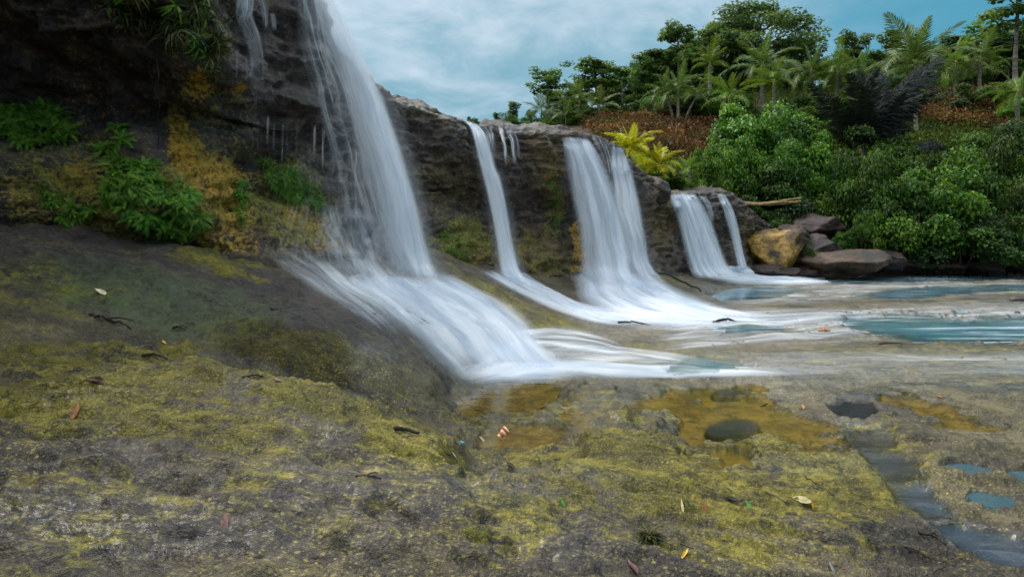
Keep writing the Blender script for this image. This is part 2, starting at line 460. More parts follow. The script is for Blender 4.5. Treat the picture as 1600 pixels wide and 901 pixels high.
M = {}
M['ground'] = mat_ground(); M['cliff'] = mat_cliff(); M['soil'] = mat_soil()
M['yellow_rock'] = mat_boulder('yellow_boulder', rgb(84, 60, 22), rgb(186, 146, 62), rgb(70, 56, 40))
M['brown_rock'] = mat_boulder('brown_boulder', rgb(36, 26, 17), rgb(100, 74, 50), rgb(52, 44, 26))
M['dark_rock'] = mat_boulder('dark_boulder', rgb(24, 15, 13), rgb(68, 47, 40))
M['fall'] = mat_fall('falling_water', .36, .64, .35, 1.0, 5.0, .4)
M['fall_thin'] = mat_fall('falling_water_thin', .46, .66, .04, .9, 12, .5)
M['foam'] = mat_fall('running_water', .34, .62, .55, 1.0, 2.2, .45)
M['foam_thin'] = mat_fall('running_water_thin', .42, .66, .05, .85, 3.6, .5)
M['film'] = mat_fall('sliding_film', .42, .72, .04, .8, 2.0, .30)
M['mist'] = mat_fall('water_mist', .30, .60, .7, 1.0, 2.0, .3)
def mat_spray():
    m, t = new_mat('spray_mist')
    co = t.n('ShaderNodeTexCoord').outputs['Object']
    r = t.n('ShaderNodeVectorMath', {0: co}, operation='LENGTH').outputs[1]
    de = t.math('MULTIPLY', t.ramp(r, .95, .1), 1.5)
    v = t.n('ShaderNodeVolumePrincipled', {'Color': (.95, .96, .98, 1), 'Density': de})
    t.n('ShaderNodeOutputMaterial', {1: v})
    return m
M['spray'] = mat_spray()
M['teal'] = mat_pool('teal_water', (0.05, 0.165, 0.21, 1), .85, .85, .12, (0.45, 4.2, 1))
M['clear'] = mat_pool('clear_water', (0.10, 0.07, 0.015, 1), .06, 0, .04)
M['deep'] = mat_pool('deep_water', (0.03, 0.032, 0.036, 1), .75, 0, .1, (3, 9, 1))
M['blue'] = mat_pool('blue_pool', (0.055, 0.10, 0.12, 1), .8, 0, .05)
M['chan'] = mat_pool('channel_water', (0.04, 0.042, 0.058, 1), .6, .12, .10, (2.5, 8, 1))
M['leaf_tree'] = mat_leaf('tree_leaf', rgb(44, 72, 36), rgb(92, 126, 62), rgb(152, 172, 88), .5, .55)
M['leaf_dense'] = mat_leaf('dense_tree_leaf', rgb(46, 74, 40), rgb(94, 126, 68), rgb(152, 168, 88), .5, .55)
M['leaf_shrub'] = mat_leaf('shrub_leaf', rgb(28, 56, 12), rgb(62, 108, 26), rgb(120, 156, 44), .35, .58)
M['leaf_vine'] = mat_leaf('vine_leaf', rgb(30, 62, 12), rgb(72, 120, 26), rgb(136, 172, 44))
M['leaf_dark'] = mat_leaf('dark_shrub_leaf', rgb(20, 38, 12), rgb(48, 76, 24), rgb(92, 120, 42), .32, .58)
M['leaf_red'] = mat_leaf('dry_fern_leaf', rgb(48, 24, 20), rgb(94, 48, 33), rgb(150, 98, 56), .22, .8)
M['leaf_ground'] = mat_leaf('ground_leaf', rgb(36, 58, 14), rgb(80, 112, 30), rgb(140, 146, 46), .25, .6)
M['palm_green'] = mat_leaf('palm_green', rgb(34, 58, 24), rgb(80, 106, 44), rgb(146, 158, 84), .35)
M['palm_yellow'] = mat_leaf('palm_yellow', rgb(104, 136, 16), rgb(190, 192, 22), rgb(244, 210, 34), .45)
M['palm_lime'] = mat_leaf('palm_lime', rgb(48, 78, 20), rgb(92, 124, 38), rgb(158, 166, 62), .4)
M['palm_dark'] = mat_leaf('palm_dark', rgb(12, 17, 15), rgb(26, 34, 30), rgb(46, 56, 50), .08, .85)
M['fern'] = mat_leaf('fern_leaf', rgb(34, 70, 14), rgb(78, 130, 32), rgb(146, 180, 62), .4)
M['strap'] = mat_leaf('strap_leaf', rgb(20, 30, 10), rgb(50, 58, 20), rgb(104, 98, 36), .2)
M['bark'] = mat_bark('bark_brown', rgb(46, 38, 30), rgb(98, 86, 70))
M['bark_pale'] = mat_bark('bark_pale', rgb(84, 78, 66), rgb(150, 140, 120))
M['wood_dark'] = mat_bark('dead_wood', rgb(18, 14, 12), rgb(54, 42, 34))
M['bamboo'] = mat_bark('bamboo', rgb(96, 76, 44), rgb(168, 140, 88))

# ------------------------------------------------------------------ riverbed
CP = [  # px, py, distance
 (0,901,1.75),(400,901,1.85),(800,901,2.05),(1200,901,2.33),(1600,901,2.5),
 (0,830,1.95),(800,820,2.35),(1200,830,2.72),(1420,830,2.9),
 (0,750,2.2),(400,750,2.35),(800,750,2.72),(1200,750,3.25),(1380,750,3.5),(1600,750,3.52),
 (0,650,2.8),(300,640,2.95),(500,650,3.1),(640,668,3.65),(750,690,3.95),(900,650,4.55),(1150,660,4.68),(1400,650,4.83),(1600,650,4.83),
 (0,575,3.55),(200,575,3.5),(300,572,3.42),(400,586,3.4),(470,604,3.45),(520,618,3.52),(580,640,3.6),
 (0,556,3.95),(150,560,4.05),(260,604,3.8),(400,650,3.9),(470,668,3.95),(520,676,4.0),(600,660,4.3),
 (300,566,4.35),(400,586,4.45),(470,603,4.5),(540,621,4.5),(600,636,4.5),(350,522,4.72),(450,515,4.82),(545,532,5.0),(605,560,5.08),(640,590,5.0),(650,643,4.6),(700,605,5.2),
 (0,350,6.0),(150,370,6.3),(300,390,6.7),(400,400,7.2),(520,410,8.0),(640,425,8.8),
 (0,450,4.9),(200,480,5.0),(400,480,5.6),(550,480,6.4),(655,525,6.2),(0,520,4.2),(200,535,4.35),
 (560,440,7.6),(700,470,8.0),(790,500,8.2),(830,535,7.75),(750,560,6.6),(720,592,6.1),(850,592,6.2),(1000,592,6.2),(1200,590,6.25),
 (690,408,9.6),(745,440,9.8),(830,482,9.6),(900,512,9.2),(960,530,8.6),
 (780,430,12.5),(850,470,11.5),(920,492,11.0),(860,430,14.5),
 (950,425,15.2),(900,447,14.0),(1000,450,14.0),(1000,482,12.2),(1100,477,13.1),(1000,520,9.2),
 (1030,425,16.5),(1080,440,17.3),(1112,455,16.5),
 (1120,430,21.0),(1160,440,20.2),(1250,435,22.0),(1250,480,12.7),(1250,520,9.2),(1420,480,12.6),(1420,560,7.2),(1600,480,12.6),(1600,560,7.2),(1400,440,20.5),(1600,440,20.5),
 (1300,421,29.0),(1450,421,29.0),(1600,421,29.0),
]
cps = [P(*c) for c in CP]
cps += [np.array(a, float) for a in [(-5.6,3,1.65),(-5.6,0.6,1.5),(-2.5,0.3,.75),(-0.6,0.3,.45),(0.6,.4,.36),(2.5,.4,.12),(6,.6,0.0),(12,1.5,0),(8,4,0),(16,8,0),(30,12,0),(25,25,0),
         (-3.2,1.2,.78),(-3.9,2.4,1.0),(-8,6,2.2),(-6,12,2.0),(-3,16,1.4),(0,20,1.2)]]
cps = np.array(cps)
pol = lambda x, y: np.stack([np.arctan2(x, y) * 1.2, 0.8 * np.log(np.hypot(x, y))], 1)
g_rbf = RBF(pol(cps[:, 0], cps[:, 1]), cps[:, 2], 2e-4)


def base_z(x, y):
    return np.clip(g_rbf(pol(x, y)), -0.05, 2.6)


th = np.radians(np.concatenate([np.linspace(-88, -46, 50, endpoint=False), np.linspace(-46, 46, 800), np.linspace(46, 88, 51)[1:]]))
rr = np.exp(np.linspace(math.log(0.7), math.log(38), 640))
TH, RR = np.meshgrid(th, rr)
GX, GY = (np.sin(TH) * RR).ravel(), (np.cos(TH) * RR).ravel()
GZ0 = base_z(GX, GY)
GZ = GZ0.copy()
slab = fbm(GX * .55, GY * .8, 3.3, 3)
hi = sstep(0.1, 0.6, GZ0)                           # raised rock is lumpier than the flat bed
GZ += hi * (0.075 * fbm(GX * .9, GY * .9, .5, 3) + 0.045 * fbm(GX * 2.6, GY * 3.6, 1.5, 3))
casc = np.exp(-(((GX + 1.0) / 1.6) ** 2 + ((GY - 7.4) / 1.7) ** 2))
GZ += casc * (.16 * fbm(GX * .9 + .4 * GY, GY * 1.1, 5.5, 2) + .05 * fbm(GX * 2.6, GY * 2.2, 6.5, 2))
GZ += (1 - hi) * (0.028 * slab + 0.016 * fbm(GX * 1.7, GY * 2.6, 1.1, 3))
GZ += 0.013 * fbm(GX * 8, GY * 12, 4.2, 4) + 0.05 * np.minimum(0, fbm(GX * 2.7, GY * 4.2, 7.7, 4) + .22) * (.35 + .65 * hi)
GZ += 0.012 * (1 - np.abs(fbm(GX * 4, GY * 7, 2.9, 3)) * 2.2)
warp = .35 * fbm(GX * .7, GY * .7, 8.2, 2)
front_ = sstep(6.5, 3.5, GY)
calm = 1 - .65 * sstep(.1, -.6, GX) * sstep(2.8, 2.2, GY)          # water-smoothed rock nearest the camera on the left
GZ += front_ * (.022 * (1 - np.abs(fbm(GX * 1.1 + warp, GY * 5.5 + 2.2 * warp + .8 * GX, 4.7, 4)) * 2.6) + calm * .014 * fbm(GX * 6, GY * 16 + 3 * GX, 5.7, 3) + calm * .009 * fbm(GX * 17, GY * 26, 3.1, 2))
# long bedding ledges that run across the shelf
led = fbm(GX * .5 + .3 * GY, GY * 2.2, 9.1, 3)
GZ += 0.02 * sstep(0.0, 0.06, led) * sstep(.9, 1.5, GY)
GPX, GPY = to_px(GX, GY, GZ0)
FRONT = GY > 0.3
GPX = np.where(FRONT, GPX, -5000); GPY = np.where(FRONT, GPY, 5000)


def poly_sdf(qx, qy, poly):
    """signed distance (inside negative) to a polygon"""
    p = np.asarray(poly, float); d = np.full(qx.shape, 1e9); ins = np.zeros(qx.shape, bool)
    for a, b in zip(p, np.roll(p, -1, 0)):
        e = b - a; wx, wy = qx - a[0], qy - a[1]
        t = np.clip((wx * e[0] + wy * e[1]) / (e @ e), 0, 1)
        d = np.minimum(d, np.hypot(wx - e[0] * t, wy - e[1] * t))
        c = ((a[1] <= qy) & (b[1] > qy)) | ((b[1] <= qy) & (a[1] > qy))
        with np.errstate(divide='ignore', invalid='ignore'):
            xx = a[0] + (qy - a[1]) / (b[1] - a[1]) * e[0]
        ins ^= c & (qx < xx)
    return np.where(ins, -d, d)


def ell(cx, cy, rx, ry, ang=0, n=14):
    a = math.radians(ang); t = np.arange(n) / n * 2 * np.pi
    x, y = rx * np.cos(t), ry * np.sin(t)
    return np.stack([cx + x * math.cos(a) - y * math.sin(a), cy + x * math.sin(a) + y * math.cos(a)], 1)


# name, polygon in photo pixels, depth of hollow, surface kind, edge softness (px), ochre silt, label-free
POOLS = [
 ('river_water', [(1300,503),(1335,489),(1440,486),(1700,488),(1700,534),(1450,533),(1385,524),(1335,513)], .10, 'teal', 4, 0),
 ('river_water', [(1335,464),(1400,451),(1480,444),(1700,440),(1700,450),(1530,457),(1440,468),(1380,471)], .10, 'teal', 2, 0),
 ('river_water', [(1105,458),(1200,447),(1262,455),(1185,470),(1125,471)], .10, 'teal', 2, 0),
 ('river_water', [(1030,572),(1080,559),(1150,559),(1178,574),(1110,585),(1050,582)], .08, 'teal', 4, 0),
 ('river_water', [(1240,436),(1400,427),(1750,425),(1750,434),(1500,439),(1300,443)], .10, 'teal', 1.5, 0),
 ('river_water', [(1110,512),(1180,505),(1240,512),(1180,522),(1120,522)], .06, 'teal', 3, 0),
 ('puddle', ell(1145, 664, 42, 10), .16, 'deep', 2.5, 0),
 ('puddle', ell(1142, 614, 28, 4.5), .10, 'deep', 2.5, 0),
 ('puddle', [(1292,630),(1330,624),(1362,628),(1374,640),(1352,652),(1320,648),(1300,640)], .10, 'deep', 3, 0),
 ('puddle', [(1474,727),(1490,722),(1530,728),(1556,735),(1520,740),(1490,738)], .09, 'blue', 3, 0),
 ('puddle', [(1507,770),(1530,765),(1575,772),(1595,782),(1580,793),(1540,790),(1518,782)], .10, 'blue', 3, 0),
 ('puddle', [(1578,738),(1600,734),(1640,738),(1640,752),(1598,750)], .09, 'blue', 3, 0),
 ('puddle', [(1315,672),(1350,670),(1393,676),(1401,695),(1352,698),(1330,688)], .05, 'chan', 4, 0),
 ('puddle', [(1350,701),(1401,704),(1434,728),(1448,741),(1412,744),(1379,742)], .05, 'chan', 4.5, 0),
 ('puddle', [(1379,747),(1446,745),(1461,773),(1496,806),(1502,812),(1447,809),(1408,781)], .05, 'chan', 5, 0),
 ('puddle', [(1449,815),(1502,817),(1573,833),(1700,846),(1700,892),(1557,879),(1508,859)], .05, 'chan', 3, 0),
 ('puddle', [(1050,640),(1085,612),(1130,602),(1190,606),(1215,640),(1300,668),(1320,684),(1255,690),(1190,680),(1150,690),(1085,680)], .035, 'clear', 6, 1),
 ('puddle', [(1378,616),(1420,614),(1460,622),(1520,645),(1585,668),(1575,678),(1510,672),(1440,650),(1395,630)], .05, 'clear', 5, 1),
 ('puddle', [(712,612),(760,602),(850,600),(868,612),(835,632),(780,640),(735,632)], .045, 'clear', 6, 1),
 ('puddle', [(868,632),(930,622),(985,630),(950,650),(905,656),(880,648)], .04, 'clear', 6, 1),
 ('puddle', [(745,676),(770,662),(820,668),(870,668),(900,680),(860,692),(790,694),(750,690)], .04, 'clear', 6, 1),
 ('puddle', [(1100,690),(1150,684),(1165,694),(1120,702)], .03, 'clear', 5, 1),
 ('puddle', [(1080,712),(1150,704),(1165,716),(1100,724)], .03, 'clear', 5, 1),
 ('puddle', [(980,622),(1040,614),(1100,618),(1090,630),(1000,634)], .03, 'clear', 5, 1),
]
for poly, dep, soft in [([(560,798),(600,790),(622,806),(660,822),(650,832),(606,812),(574,806)], .05, 7), ([(735,842),(770,836),(815,852),(800,868),(760,862)], .05, 9), ([(980,812),(1012,806),(1044,826),(1020,846),(990,836)], .04, 8),
                        ([(560,650),(610,660),(640,672),(600,670)], .03, 6), ([(100,545),(160,548),(230,556),(160,562)], .05, 6), ([(330,800),(420,792),(430,802),(340,812)], .02, 8)]:
    s0 = poly_sdf(GPX, GPY, poly) + 12 * fbm(GX * 5, GY * 5, 1.9, 2)
    GZ -= dep * sstep(soft, -soft, s0)
CH = [(1306,646),(1350,652),(1398,676),(1404,704),(1436,724),(1455,746),(1470,774),(1508,812),(1620,838),(1660,900),(1560,884),(1500,860),(1440,816),(1398,775),(1366,738),(1340,700),(1312,676)]
s0 = poly_sdf(GPX, GPY, CH) + 6 * fbm(GX * 4, GY * 4, 3.9, 3)
chan = sstep(5, -7, s0)
GZ = GZ - chan * .03 - .035 * np.exp(-((s0 - 2) / 4) ** 2) * (GPX > 1395) * (GPY < 830)
deepm = np.zeros(len(GX)); ochre = np.zeros(len(GX)); pool_wet = np.zeros(len(GX))
pool_out = []; pooled = np.zeros(len(GX), bool)
edge_n = fbm(GX * 2.2, GY * 3.0, 12.5, 4) + .5 * fbm(GX * 9, GY * 12, 2.5, 3)
POOLS.sort(key=lambda q: q[3] != 'clear')
for nm, poly, dep, kind, soft, oc in POOLS:
    if kind == 'clear': soft *= 1.6
    sd_ = poly_sdf(GPX, GPY, poly)
    near = sd_ < 90
    sd_[near] += (edge_n[near] * (soft * (2.2 if kind != 'deep' else 1.2)))
    ins = sd_ < 0
    if ins.sum() < 4: continue
    L = np.percentile(GZ0[ins], 35) - 0.012
    if nm == 'river_water': L = -0.02
    k = sstep(soft * 1.6, -soft * 1.2, sd_)
    inner = [q for q in pool_out if q[1] == 'clear' and kind == 'deep' and (q[3] & ins).sum() > .2 * ins.sum()]
    if inner: L = inner[0][2] + .004
    else:
        ring = (sd_ < 40) & ~pooled
        GZ = np.where(ring, np.maximum(GZ, L + 0.010 - .0022 * np.maximum(sd_ - soft * 2, 0) - .2 * sstep(12, 40, sd_)), GZ)
        if kind == 'clear': GZ = np.where(sd_ < 60, np.minimum(GZ, L + .014 + .0011 * np.maximum(sd_, 0) + .25 * sstep(12, 60, sd_)), GZ)
    wide_ = 1.2 if kind == 'clear' else 1.6
    k = sstep(soft * wide_, -soft * wide_ * .8, sd_)
    GZ = np.where(sd_ < soft * wide_, GZ * (1 - k) + (L - dep) * k, GZ)
    pooled |= sd_ < soft * 1.5
    if kind == 'deep': deepm = np.maximum(deepm, sstep(soft, -soft, sd_))
    if oc: ochre = np.maximum(ochre, sstep(soft * 1.0, -soft * .8, sd_))
    pool_wet = np.maximum(pool_wet, sstep(22, 0, sd_))
    pool_out.append((nm, kind, L, (sd_ < soft * 2.5), sstep(soft * 1.5, -soft * (5 if kind == 'teal' else 4 if kind == 'chan' else 1.0), sd_)))


def blobs(qx, qy, lst):
    o = np.zeros(qx.shape)
    for cx_, cy_, rx, ry, ang, s in lst:
        a = math.radians(ang); dx, dy = qx - cx_, qy - cy_
        u = (dx * math.cos(a) + dy * math.sin(a)) / rx; v = (-dx * math.sin(a) + dy * math.cos(a)) / ry
        o = np.maximum(o, s * sstep(1.25, 0.35, np.hypot(u, v)))
    return o


pert = 26 * fbm(GX * 1.3, GY * 1.3, 2.2, 3)
bx_, by_ = GPX + pert * 1.4, GPY + pert * .7
A = {}
A['moss'] = blobs(bx_, by_, [(330,600,330,26,3,1.0),(500,645,200,26,12,1.0),(620,690,140,40,14,.9),(300,655,320,24,0,.8),(180,625,330,60,0,.85),(250,680,380,40,3,.6),(620,690,170,40,12,.8),(480,560,200,46,16,1.0),(620,600,40,40,0,.8),
    (1080,760,360,100,12,.8),(1280,730,180,64,22,.9),(900,700,240,50,4,.65),(1000,640,300,40,0,.5),(800,480,120,22,32,.6),(880,505,70,14,20,.75),(200,560,250,24,-4,.75),(1150,860,300,60,0,.5),
    (345,412,80,26,14,.8),(60,480,200,60,0,.4),(100,560,160,30,0,.6),(1040,425,40,22,20,.6),(780,640,140,40,0,.45),(1400,700,100,40,30,.5),(300,810,700,90,0,.36),(860,830,260,70,0,.5),(640,760,300,50,0,.35),(1000,560,300,20,0,.45),(1400,560,260,40,0,.25)])
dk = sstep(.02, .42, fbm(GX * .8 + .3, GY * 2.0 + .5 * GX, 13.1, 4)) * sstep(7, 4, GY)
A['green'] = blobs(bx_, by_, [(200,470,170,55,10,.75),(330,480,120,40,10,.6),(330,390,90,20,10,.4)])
A['dark'] = np.maximum(np.maximum(deepm, 0), .9 * chan) + (1 - deepm) * blobs(bx_, by_, [(160,400,330,50,8,.9),(560,605,130,40,14,.75),(450,570,170,36,14,.6),(520,622,140,16,20,.9),(610,540,130,60,32,.85),(480,500,160,30,22,.6),(660,645,70,16,10,.9),(200,460,330,60,4,.55),(100,860,460,90,0,.85),(380,800,320,60,0,.55),(860,860,160,60,0,.55),(600,480,40,60,60,.6),(430,470,170,40,30,.7),(600,560,120,60,40,.75),(0,700,300,100,0,.5),(60,800,260,120,0,.45),(680,610,60,20,0,.7),(1450,790,120,60,30,.45),(820,720,50,50,0,.2),(1500,870,200,60,0,.5)])  # blobs in the gully behind the crest paint its shade into the rock
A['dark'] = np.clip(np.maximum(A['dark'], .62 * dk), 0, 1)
A['moss_shade'] = sstep(3.75, 4.05, GY) * blobs(bx_, by_, [(480,570,240,60,16,1),(610,610,60,50,0,1)])  # shade of the steep face behind the crest, painted into its moss
A['tan'] = blobs(bx_, by_, [(1450,476,130,10,2,.95),(1010,525,190,14,0,.7),(1250,450,140,7,2,.8),(1500,425,260,6,0,.7),(1560,455,60,8,0,.6),(520,628,150,22,14,.45),(430,650,160,30,6,.3),(1150,535,140,10,0,.6),(1000,555,130,8,0,.6),(1000,440,40,10,0,.5),(1350,560,200,20,0,.25)])  # blobs on the shelf crest paint the light falling there into the rock
A['fleck'] = sstep(440, 640, GPY) * (0.6 + 0.55 * sstep(-.2, .3, fbm(GX, GY, 8.8, 3)))
A['wet'] = np.clip(.75 * blobs(bx_, by_, [(640,770,340,70,4,.6),(900,830,200,70,0,.5),(1400,580,300,50,0,1),(1000,640,300,30,0,.5),(120,760,260,60,0,.3),(420,700,150,26,0,.7),(600,575,60,40,30,.9)]) + np.maximum(np.maximum(pool_wet * .8, 1.2 * chan), 0.3 + 0.7 * fbm(GX * .9, GY * 1.4, 6.6, 3)), 0, 1)
flat = sstep(.22, .06, GZ0) * sstep(4.8, 6.0, GY)
front_film = blobs(bx_, by_, [(250,820,520,90,0,.42),(640,770,280,50,4,.65),(90,760,200,70,0,.3),(850,850,140,60,0,.6),(600,580,60,50,30,.6)]) * (.7 + .5 * fbm(GX * .9, GY * 2.4, 2.4, 3))
A['film'] = np.clip(np.maximum(np.maximum(flat * (.55 + .7 * fbm(GX * .5, GY * 1.6, 4.4, 3)), chan), front_film), 0, 1)
A['tan'] = A['tan'] * .75
A['purple'] = blobs(bx_, by_, [(250,820,520,100,0,1),(640,780,300,70,4,.9),(100,760,240,80,0,1),(850,850,160,70,0,.8),(500,480,200,60,20,.7)])
A['ochre'] = ochre * (1 - deepm)
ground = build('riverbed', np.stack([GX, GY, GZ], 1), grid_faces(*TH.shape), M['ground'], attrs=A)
tag(ground, kind='structure')
BV_G = BVHTree.FromPolygons([tuple(a) for a in np.stack([GX, GY, GZ], 1)], [tuple(a) for a in grid_faces(*TH.shape).tolist()])

gf = grid_faces(*TH.shape)
for nm, kind, L, mask, fade in pool_out:
    f = gf[mask[gf].all(1)]
    if len(f) < 3: continue
    ids, inv = np.unique(f, return_inverse=True)
    o = build(nm, np.stack([GX[ids], GY[ids], np.full(len(ids), L)], 1), inv.reshape(-1, 4), M[kind], attrs={'fade': fade[ids]})
    tag(o, kind='structure')

# ground sheet out to the horizon, below everything
o = build('ground', [(-900, -900, -.5), (900, -900, -.5), (900, 1500, -.5), (-900, 1500, -.5)], np.array([[0, 1, 2, 3]]), M['soil'], smooth=False)
tag(o, kind='structure')

# ------------------------------------------------------------------ cliff
CL = []
def column(pts, back):
    p = [np.array(q, float) if len(q) == 4 else P(*q) for q in pts]
    p = [q[:3] for q in p]
    foot = p[0].copy(); foot[2] -= 1.2; foot[:2] += 0.15 * np.array([back[0], back[1]])
    lip = p[-1]
    t1 = lip + np.array([back[0] * .25, back[1] * .25, .12]); t2 = lip + np.array([back[0], back[1], back[2]])
    CL.append([foot] + p + [t1, t2])
for X, Y in [(-8.0, -14), (-6.6, -6), (-6.2, -1.0), (-6.0, 3.0)]:
    CL.append([np.array([X + a, Y, z]) for a, z in [(-.2, .2), (0, 1.4), (0, 2.2), (-.6, 3.0), (.3, 4.2), (.7, 5.4), (.6, 6.6), (-1, 6.9), (-6, 7.4)]])
column([(0,362,6.2),(0,285,6.1),(0,165,6.7),(0,20,6.3),(0,-140,5.8),(0,-330,5.9)], (-5, 3, .5))
column([(180,382,6.6),(190,290,6.4),(205,180,7.1),(235,60,6.7),(250,-60,6.35),(260,-270,6.5)], (-5, 4, .5))
column([(300,396,7.0),(300,290,6.85),(310,185,7.5),(320,100,7.15),(330,-30,6.9),(335,-230,7.1)], (-5, 4, .5))
column([(392,424,7.1),(384,330,7.6),(390,205,8.1),(395,130,7.75),(400,10,7.85),(405,-170,8.1)], (-5, 4, .5))
column([(552,440,7.9),(528,345,8.7),(510,230,9.15),(498,140,8.75),(488,50,8.8),(474,-30,9.1)], (-5, 4, .2))
column([(628,440,9.2),(596,355,10.1),(568,250,10.4),(545,180,10.0),(525,110,10.0),(510,55,10.3)], (-5, 3, .0))
column([(665,425,11.4),(650,350,11.5),(630,290,12.0),(612,230,11.5),(600,185,11.5),(592,150,11.8)], (-5, 3, .0))
column([(715,432,12.6),(705,360,12.8),(690,310,13.3),(680,255,12.7),(672,200,12.6),(665,163,12.9)], (-5, 3, .0))
column([(765,437,13.6),(755,370,13.8),(745,315,14.2),(742,265,13.5),(738,215,13.5),(732,190,13.8)], (-5, 4, .0))
column([(820,442,14.2),(815,370,14.5),(812,320,15.0),(808,270,14.3),(806,225,14.2),(802,200,14.5)], (-5, 4, .0))
column([(875,445,14.8),(870,375,15.1),(868,320,15.5),(866,270,14.9),(865,230,14.8),(864,208,15.1)], (-5, 5, .0))
column([(940,447,15.4),(935,380,15.9),(930,320,16.3),(928,270,15.7),(922,232,15.7),(915,212,16.1)], (-5, 6, .0))
column([(995,447,16.2),(990,380,16.8),(985,330,17.1),(980,290,16.6),(972,250,16.7),(962,226,17.0)], (-4, 7, .0))
column([(1035,446,17.2),(1028,390,17.9),(1022,350,18.2),(1015,310,17.7),(1005,285,17.8),(995,268,18.2)], (-3, 7, .3))
column([(1075,445,18.8),(1068,395,19.4),(1062,360,19.7),(1055,335,19.3),(1047,315,19.4),(1040,301,19.7)], (-2, 6, .3))
column([(1120,443,20.5),(1114,395,21.2),(1110,365,21.5),(1106,335,21.1),(1100,312,21.1),(1094,298,21.5)], (-1, 6, .3))
column([(1165,441,21.8),(1160,395,22.4),(1157,365,22.8),(1153,340,22.4),(1147,316,22.4),(1140,302,22.8)], (0, 6, .3))
column([(1195,440,23.6),(1190,405,24.2),(1187,380,24.4),(1182,358,24.2),(1178,342,24.2),(1172,330,24.6)], (0, 6, .5))
column([(1225,440,26.0),(1222,420,26.2),(1220,400,26.5),(1218,385,26.5),(1215,372,26.8),(1212,362,27.2)], (0, 6, 1.0))
CL = np.array(CL)                                   # columns x profile x 3
NS, NP = 820, 230
c_ = catmull(CL, NS)                                # along the cliff
CG = catmull(np.swapaxes(c_, 0, 1), NP)             # up the profile -> (NP, NS, 3)
def normals(G):
    du = np.gradient(G, axis=1); dv = np.gradient(G, axis=0)
    n = np.cross(du, dv); n /= np.linalg.norm(n, axis=2)[..., None] + 1e-9
    return n
nn = normals(CG)
x, y, z = CG[..., 0], CG[..., 1], CG[..., 2]
far = sstep(5, 20, y)
dsp = 0.30 * fbm(x * .55, y * .55, z * .7, 3) + 0.12 * fbm(x * 1.3, y * 1.3, z * 3.0, 4)
st = fbm(x * .5, y * .5, z * 3.2, 3)
dsp += 0.07 * (1 - np.abs(st) * 2.4) + 0.06 * (1 - np.abs(fbm(x * 1.8 + z, y * 1.8, z * 2.2 - x, 3)) * 2.4) + 0.05 * fbm(x * 5, y * 5, z * 6, 3)
vv = np.linspace(0, 1, NP)[:, None]
lipw = np.exp(-((vv - .74) / .05) ** 2)
dsp *= (1 - 0.45 * lipw)
sign = 1.0 if (nn[100, 200] @ np.array([1, -1, 0])) > 0 else -1.0
CG = CG + nn * sign * dsp[..., None]
cpx, cpy = to_px(CG[..., 0], CG[..., 1], CG[..., 2])
cp_ = 22 * fbm(CG[..., 0] * 1.1, CG[..., 1] * 1.1, CG[..., 2] * 1.1, 3)
qx, qy = cpx + cp_, cpy + cp_
CA = {}
CA['ochre'] = blobs(qx, qy, [(330,330,100,80,-20,.8),(480,370,90,30,12,.6),(90,330,130,40,10,.55),(302,125,24,46,0,.9),(300,250,34,90,-22,.95),(350,300,60,70,-25,.9),(130,285,56,44,10,.85),(480,345,50,26,10,.9),(60,300,90,40,0,.5),(340,370,90,30,10,.7),(370,135,20,16,0,.6),
                             (910,400,14,70,0,.9),(760,395,70,30,0,.4),(245,380,80,20,0,.5)])
CA['green'] = blobs(qx, qy, [(180,310,260,90,8,.8),(330,200,90,160,-15,.5),(450,330,110,70,20,.7),(120,250,140,80,10,.55),(60,230,120,70,0,.45),(240,320,110,80,10,.6),(470,290,60,50,30,.75),(720,375,60,45,0,.95),(800,400,90,40,0,.55),(865,310,18,80,0,.8),(850,420,70,30,0,.6),(340,60,60,60,0,.6),(1180,370,40,40,0,.5),(690,340,30,40,0,.45)])
CA['brown'] = blobs(qx, qy, [(790,400,150,50,0,.9),(860,260,40,60,0,.7),(1030,340,40,60,0,.9),(700,280,60,50,0,.5),(450,380,140,50,20,.6),(680,180,80,24,25,.5)])
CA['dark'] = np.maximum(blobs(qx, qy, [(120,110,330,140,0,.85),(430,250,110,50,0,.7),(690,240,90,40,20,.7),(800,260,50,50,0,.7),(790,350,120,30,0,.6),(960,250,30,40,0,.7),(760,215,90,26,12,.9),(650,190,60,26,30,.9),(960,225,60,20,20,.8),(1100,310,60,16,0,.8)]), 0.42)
CA['wet'] = np.clip(0.2 + blobs(qx, qy, [(450,80,130,110,10,.7),(680,190,90,36,25,.8),(820,215,60,30,0,.6),(560,300,80,160,-10,.6),(1100,320,60,30,0,.6)]), 0, 1)
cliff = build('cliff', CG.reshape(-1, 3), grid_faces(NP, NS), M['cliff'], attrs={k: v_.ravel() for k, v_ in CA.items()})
tag(cliff, kind='structure')
BV_C = BVHTree.FromPolygons([tuple(a) for a in CG.reshape(-1, 3)], [tuple(a) for a in grid_faces(NP, NS).tolist()])

